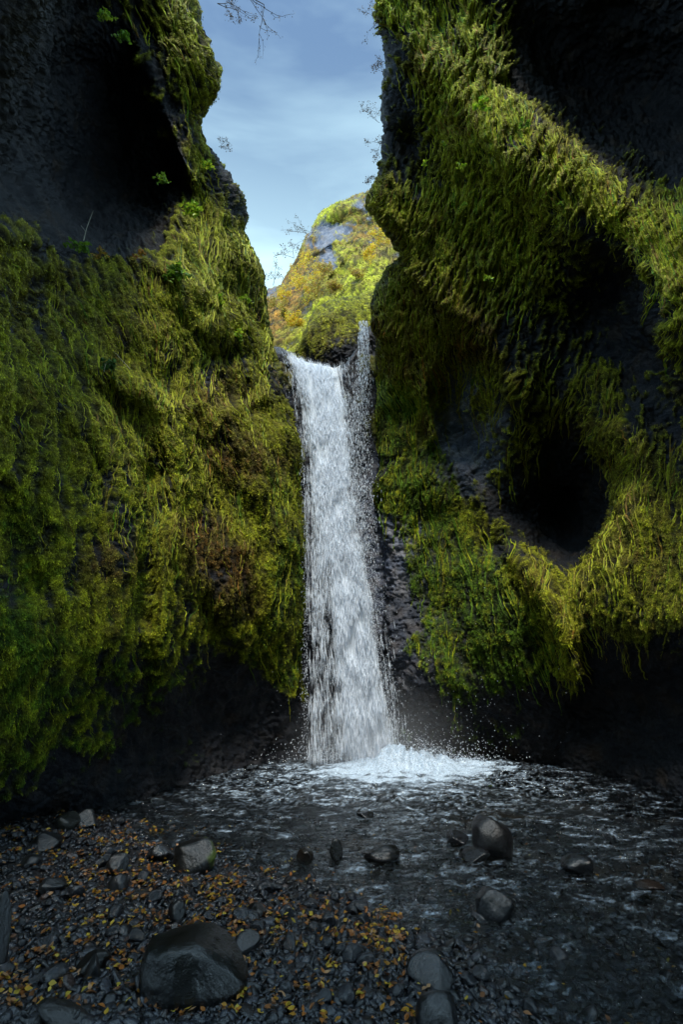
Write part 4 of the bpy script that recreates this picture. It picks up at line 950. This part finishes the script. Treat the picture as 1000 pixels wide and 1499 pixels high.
tw = [(302, -8, 6.0, (1, 0, .05), 1.0, .014, 'bare branch with a few brown leaves reaching over the top left cliff edge', 8, -.02), (318, 5, 6.0, (1, 0, -.35), .5, .006, 'thin leafy twig hanging under the top left branch', 8, .05),
      (562, 30, 6.2, (-1, 0, .3), .30, .003, 'thin bare twig high on the right cliff edge', 5, .05), (563, 90, 6.4, (-1, 0, -.3), .28, .003, 'thin drooping twig near the top of the right cliff edge', 5, .1), (556, 180, 6.8, (-1, 0, .5), .25, .003, 'fine twig halfway up the right cliff edge', 5, 0), (558, 210, 6.9, (-1, 0, -.2), .25, .003, 'fine drooping twig just above the hill on the right cliff edge', 5, .1), (552, 262, 7.1, (-1, 0, .6), .18, .003, 'tiny twig where the right cliff meets the hill', 5, 0),
      (320, 215, 7.0, (1, 0, .4), .2, .003, 'tiny twig on the middle of the left cliff edge', 5, 0), (430, 378, 17.5, (-.6, 0, 1), 1.0, .012, 'bare birch sapling on the skyline of the far slope', 5, 0), (452, 345, 19, (-.6, 0, 1), 1.0, .012, 'bare sapling under the crest of the far slope', 5, 0), (400, 418, 20, (0, 0, 1), .8, .012, 'bare bush on the low skyline by the left cliff', 4, 0)]
for i, (px, py, Y, d, L_, rad, lab, ln, dr) in enumerate(tw):
    shrub(px, py, Y, d, L_, rad, 2, 500 + i, lab, BRN, .012 if Y < 10 else .03, ln, name='branch' if Y < 10 else 'sapling', cat='branch' if Y < 10 else 'sapling', nst=2, spread=.25, droop=dr)
# leafy green plants on the cliffs
def leafy(px, py, Y, size, n, seed, label, cols=GRN):
    r = np.random.default_rng(seed); p = at_Y(px, py, Y); A, B = Acc(), Acc()
    for k in range(n):
        d = np.array([r.normal() * .8, -1.0, r.uniform(-.7, .8)]); d /= np.linalg.norm(d); L_ = size * r.uniform(.5, 1)
        pts = [np.zeros(3)]
        for j in range(4): d = d + np.array([0, 0, -.25]); d /= np.linalg.norm(d); pts.append(pts[-1] + d * L_ / 4)
        A.add(*tube(pts, .003, .0015, 4))
        for q in (pts[2], pts[3], pts[4]):
            for h in range(2):
                a, f = leafverts(r); R = np.array(Euler((r.normal() * .5 + .6, r.normal() * .5, r.random() * 6.28)).to_matrix())
                B.add((a * size * .17 * r.uniform(.6, 1.1)) @ R.T + q + r.normal(size=3) * size * .07, f, cols[r.integers(len(cols))] * r.uniform(.7, 1.3))
    root = bpy.data.objects.new('leafy_plant', None); COL.objects.link(root); root.location = p; root['label'] = label; root['category'] = 'plant'
    link('stem', A.mesh('stem', M_TWIG), root); link('leaves', B.mesh('leaves', M_LEAF, False), root)
LIMEL = [C(.25, .38, .02), C(.32, .42, .03), C(.14, .28, .02)]
PL = [(262, 400, 6.6, .34, 16, 'bright green leafy clump hanging in the middle of the left cliff', GRN), (165, 540, 5.9, .26, 12, 'dark glossy green plant on the mossy left cliff below the ledge', [C(.03, .09, .02), C(.05, .12, .03)]),
      (240, 266, 6.6, .2, 9, 'small bright leafy plant under the dark hollow of the left cliff', GRN), (305, 245, 6.8, .2, 9, 'lime leafed plant near the upper edge of the left cliff', LIMEL), (290, 310, 6.8, .3, 14, 'lime green trailing plant on the upper left cliff rib', LIMEL),
      (345, 490, 7.7, .22, 9, 'lime trailing plant near the right edge of the left cliff', LIMEL), (322, 442, 7.3, .22, 9, 'bright leafy sprig below the left cliff edge', LIMEL), (362, 440, 7.9, .18, 8, 'small pale green plant beside the notch on the left cliff', LIMEL), (12, 318, 5.0, .25, 10, 'bright green plant at the left picture edge on the ledge', GRN), (120, 362, 5.5, .22, 10, 'green plant at the foot of the dry stalk on the ledge', GRN), (60, 355, 5.2, .2, 8, 'drooping green plant on the ledge under the dark hollow', GRN),
      (150, 375, 5.7, .18, 8, 'brownish leafed plant on the ledge right of the dry stalk', ORG), (205, 375, 5.8, .18, 8, 'small rust and green plant on the right end of the ledge', [C(.2, .18, .03), C(.25, .12, .03)]),
      (700, 160, 6.0, .25, 12, 'yellow green plant at the top of the moss curtain on the right cliff', LIMEL), (766, 185, 5.7, .16, 8, 'bright green sprig on the upper band of the right cliff', GRN), (675, 245, 6.4, .12, 7, 'small lime sprig amid the right moss curtain', LIMEL), (620, 242, 6.7, .12, 7, 'tiny lime plant beside the dark recess of the right cliff', LIMEL),
      (650, 212, 6.6, .10, 6, 'tiny green plant at the upper end of the right moss curtain', GRN), (713, 408, 6.9, .16, 8, 'pale green sprig low in the right moss curtain', LIMEL), (680, 300, 6.6, .10, 6, 'small green tuft in the middle of the right moss curtain', GRN), (820, 300, 6.0, .09, 6, 'single green tuft below the diagonal ridge on the right', GRN),
      (160, 32, 5.5, .2, 9, 'bright plant on the uppermost rib of the left cliff', LIMEL), (180, 60, 5.7, .2, 9, 'green plant partway down the uppermost left rib', GRN), (20, 465, 5.0, .15, 8, 'small bright green plant in a dark pocket of the left cliff', GRN), ]
for i, (px, py, Y, s, n, lab, cols) in enumerate(PL): leafy(px, py, Y - .12, s, n, 600 + i, lab, cols)
# dry stalks
def stalk(pix, Y, label, rad=.005, side=()):
    A = Acc(); pts = np.array([at_Y(a, b_, Y) for a, b_ in pix]); o0 = pts[0].copy()
    t_ = np.linspace(0, 1, 9); tt = np.linspace(0, 1, len(pts))
    q = np.stack([np.interp(t_, tt, pts[:, k]) for k in range(3)], -1) - o0
    A.add(*tube(q, rad, rad * .4, 5))
    for (a, b_, f_) in side:
        k = int(f_ * 8); A.add(*tube([q[k], at_Y(a, b_, Y) - o0], rad * .6, rad * .3, 4))
    o = link('dry_stalk', A.mesh('dry_stalk', M_DRY), label=label, category='stalk'); o.location = o0
stalk([(122, 352), (126, 335), (136, 308)], 5.2, 'pale dry stalk standing upright on the ledge before the dark hollow', side=[(118, 330, .4), (131, 322, .6)])
stalk([(58, 494), (68, 512), (84, 540)], 4.9, 'pale dry grass stem hanging at the left on mossy cliff', .003, side=[(88, 520, .4)])
stalk([(190, 540), (176, 525), (166, 514)], 5.6, 'short pale stalk beside the dark glossy plant', .003)
stalk([(150, 548), (155, 530), (152, 545)], 5.6, 'tiny pale stalk left of the dark glossy plant', .003)
print('plants', time.time() - T0)

# ================================================================== CAMERA, LIGHT, SKY
cam = bpy.data.cameras.new('camera'); co = bpy.data.objects.new('camera', cam); COL.objects.link(co)
cam.sensor_fit = 'VERTICAL'; cam.sensor_height = 36.0; cam.lens = 36.0 * FPX / 1499.0
cam.clip_start = .05; cam.clip_end = 500
co.location = (0, 0, CAMZ); co.rotation_euler = (math.radians(90) + PITCH, 0, 0)
cam.dof.use_dof = False; cam.dof.focus_distance = 8.0; cam.dof.aperture_fstop = 2.0
scene.camera = co
SUN_EL, SUN_AZ = 63.0, 180.0      # azimuth clockwise from +Y (north)
sd = bpy.data.lights.new('sun', 'SUN'); sd.energy = 1.7; sd.angle = math.radians(12); sd.color = (1, .95, .86)
so = bpy.data.objects.new('sun', sd); COL.objects.link(so)
el, az = math.radians(SUN_EL), math.radians(SUN_AZ)
from mathutils import Vector
dv = Vector((math.sin(az) * math.cos(el), math.cos(az) * math.cos(el), math.sin(el)))
so.rotation_euler = dv.to_track_quat('Z', 'Y').to_euler(); so.location = (0, 0, 30)
w = bpy.data.worlds.new('World'); scene.world = w; w.use_nodes = True; nt = w.node_tree; L = nt.links
bg = nt.nodes['Background']
sky = nd(nt, 'ShaderNodeTexSky', sky_type='NISHITA'); sky.sun_disc = False; sky.sun_elevation = el; sky.sun_rotation = az
sky.air_density = 1.0; sky.dust_density = 1.5; sky.ozone_density = 1.0
tc = nd(nt, 'ShaderNodeTexCoord'); mp = nd(nt, 'ShaderNodeMapping'); mp.inputs['Scale'].default_value = (1.2, 1.2, 7.0); mp.inputs['Rotation'].default_value = (0, math.radians(14), 0)
L.new(tc.outputs['Generated'], mp.inputs[0])
n = nd(nt, 'ShaderNodeTexNoise', i_Scale=1.6, i_Detail=5.0, i_Roughness=.55, i_Distortion=.25); L.new(mp.outputs[0], n.inputs['Vector'])
mr = nd(nt, 'ShaderNodeMapRange'); mr.inputs[1].default_value = .48; mr.inputs[2].default_value = .78; mr.inputs[3].default_value = 0; mr.inputs[4].default_value = .3; L.new(n.outputs[0], mr.inputs[0])
sz = nd(nt, 'ShaderNodeSeparateXYZ'); L.new(tc.outputs['Generated'], sz.inputs[0])
lo = nd(nt, 'ShaderNodeMapRange', interpolation_type='SMOOTHSTEP'); lo.inputs[1].default_value = .86; lo.inputs[2].default_value = .58; lo.inputs[3].default_value = 0; lo.inputs[4].default_value = .55; L.new(sz.outputs['Z'], lo.inputs[0])
ad = nd(nt, 'ShaderNodeMath', operation='ADD', use_clamp=True); L.new(mr.outputs[0], ad.inputs[0]); L.new(lo.outputs[0], ad.inputs[1])
mx = nd(nt, 'ShaderNodeMix', data_type='RGBA'); L.new(ad.outputs[0], mx.inputs[0]); L.new(sky.outputs[0], mx.inputs[6]); mx.inputs[7].default_value = (5.6, 6.9, 7.6, 1)
tn = nd(nt, 'ShaderNodeMix', data_type='RGBA', blend_type='MULTIPLY'); tn.inputs[0].default_value = 1; tn.inputs[7].default_value = (.86, 1.0, .97, 1)
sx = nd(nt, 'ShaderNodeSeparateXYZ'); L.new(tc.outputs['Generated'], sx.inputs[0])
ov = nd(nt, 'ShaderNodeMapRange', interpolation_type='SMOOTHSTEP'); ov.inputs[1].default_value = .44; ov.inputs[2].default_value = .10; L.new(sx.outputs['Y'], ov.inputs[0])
m3 = nd(nt, 'ShaderNodeMix', data_type='RGBA'); L.new(ov.outputs[0], m3.inputs[0]); L.new(mx.outputs[2], m3.inputs[6]); m3.inputs[7].default_value = (10.5, 13.5, 17.5, 1)   # added cloud fill light overhead and behind, out of view
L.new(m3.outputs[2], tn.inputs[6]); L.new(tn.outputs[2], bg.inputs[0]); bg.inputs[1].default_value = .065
scene.view_settings.view_transform = 'Standard'; scene.view_settings.look = 'None'; scene.view_settings.exposure = 1.75; scene.view_settings.gamma = 1
scene.cycles.max_bounces = 8; scene.cycles.transparent_max_bounces = 16; scene.cycles.diffuse_bounces = 3; scene.cycles.use_denoising = True
print('done', time.time() - T0)
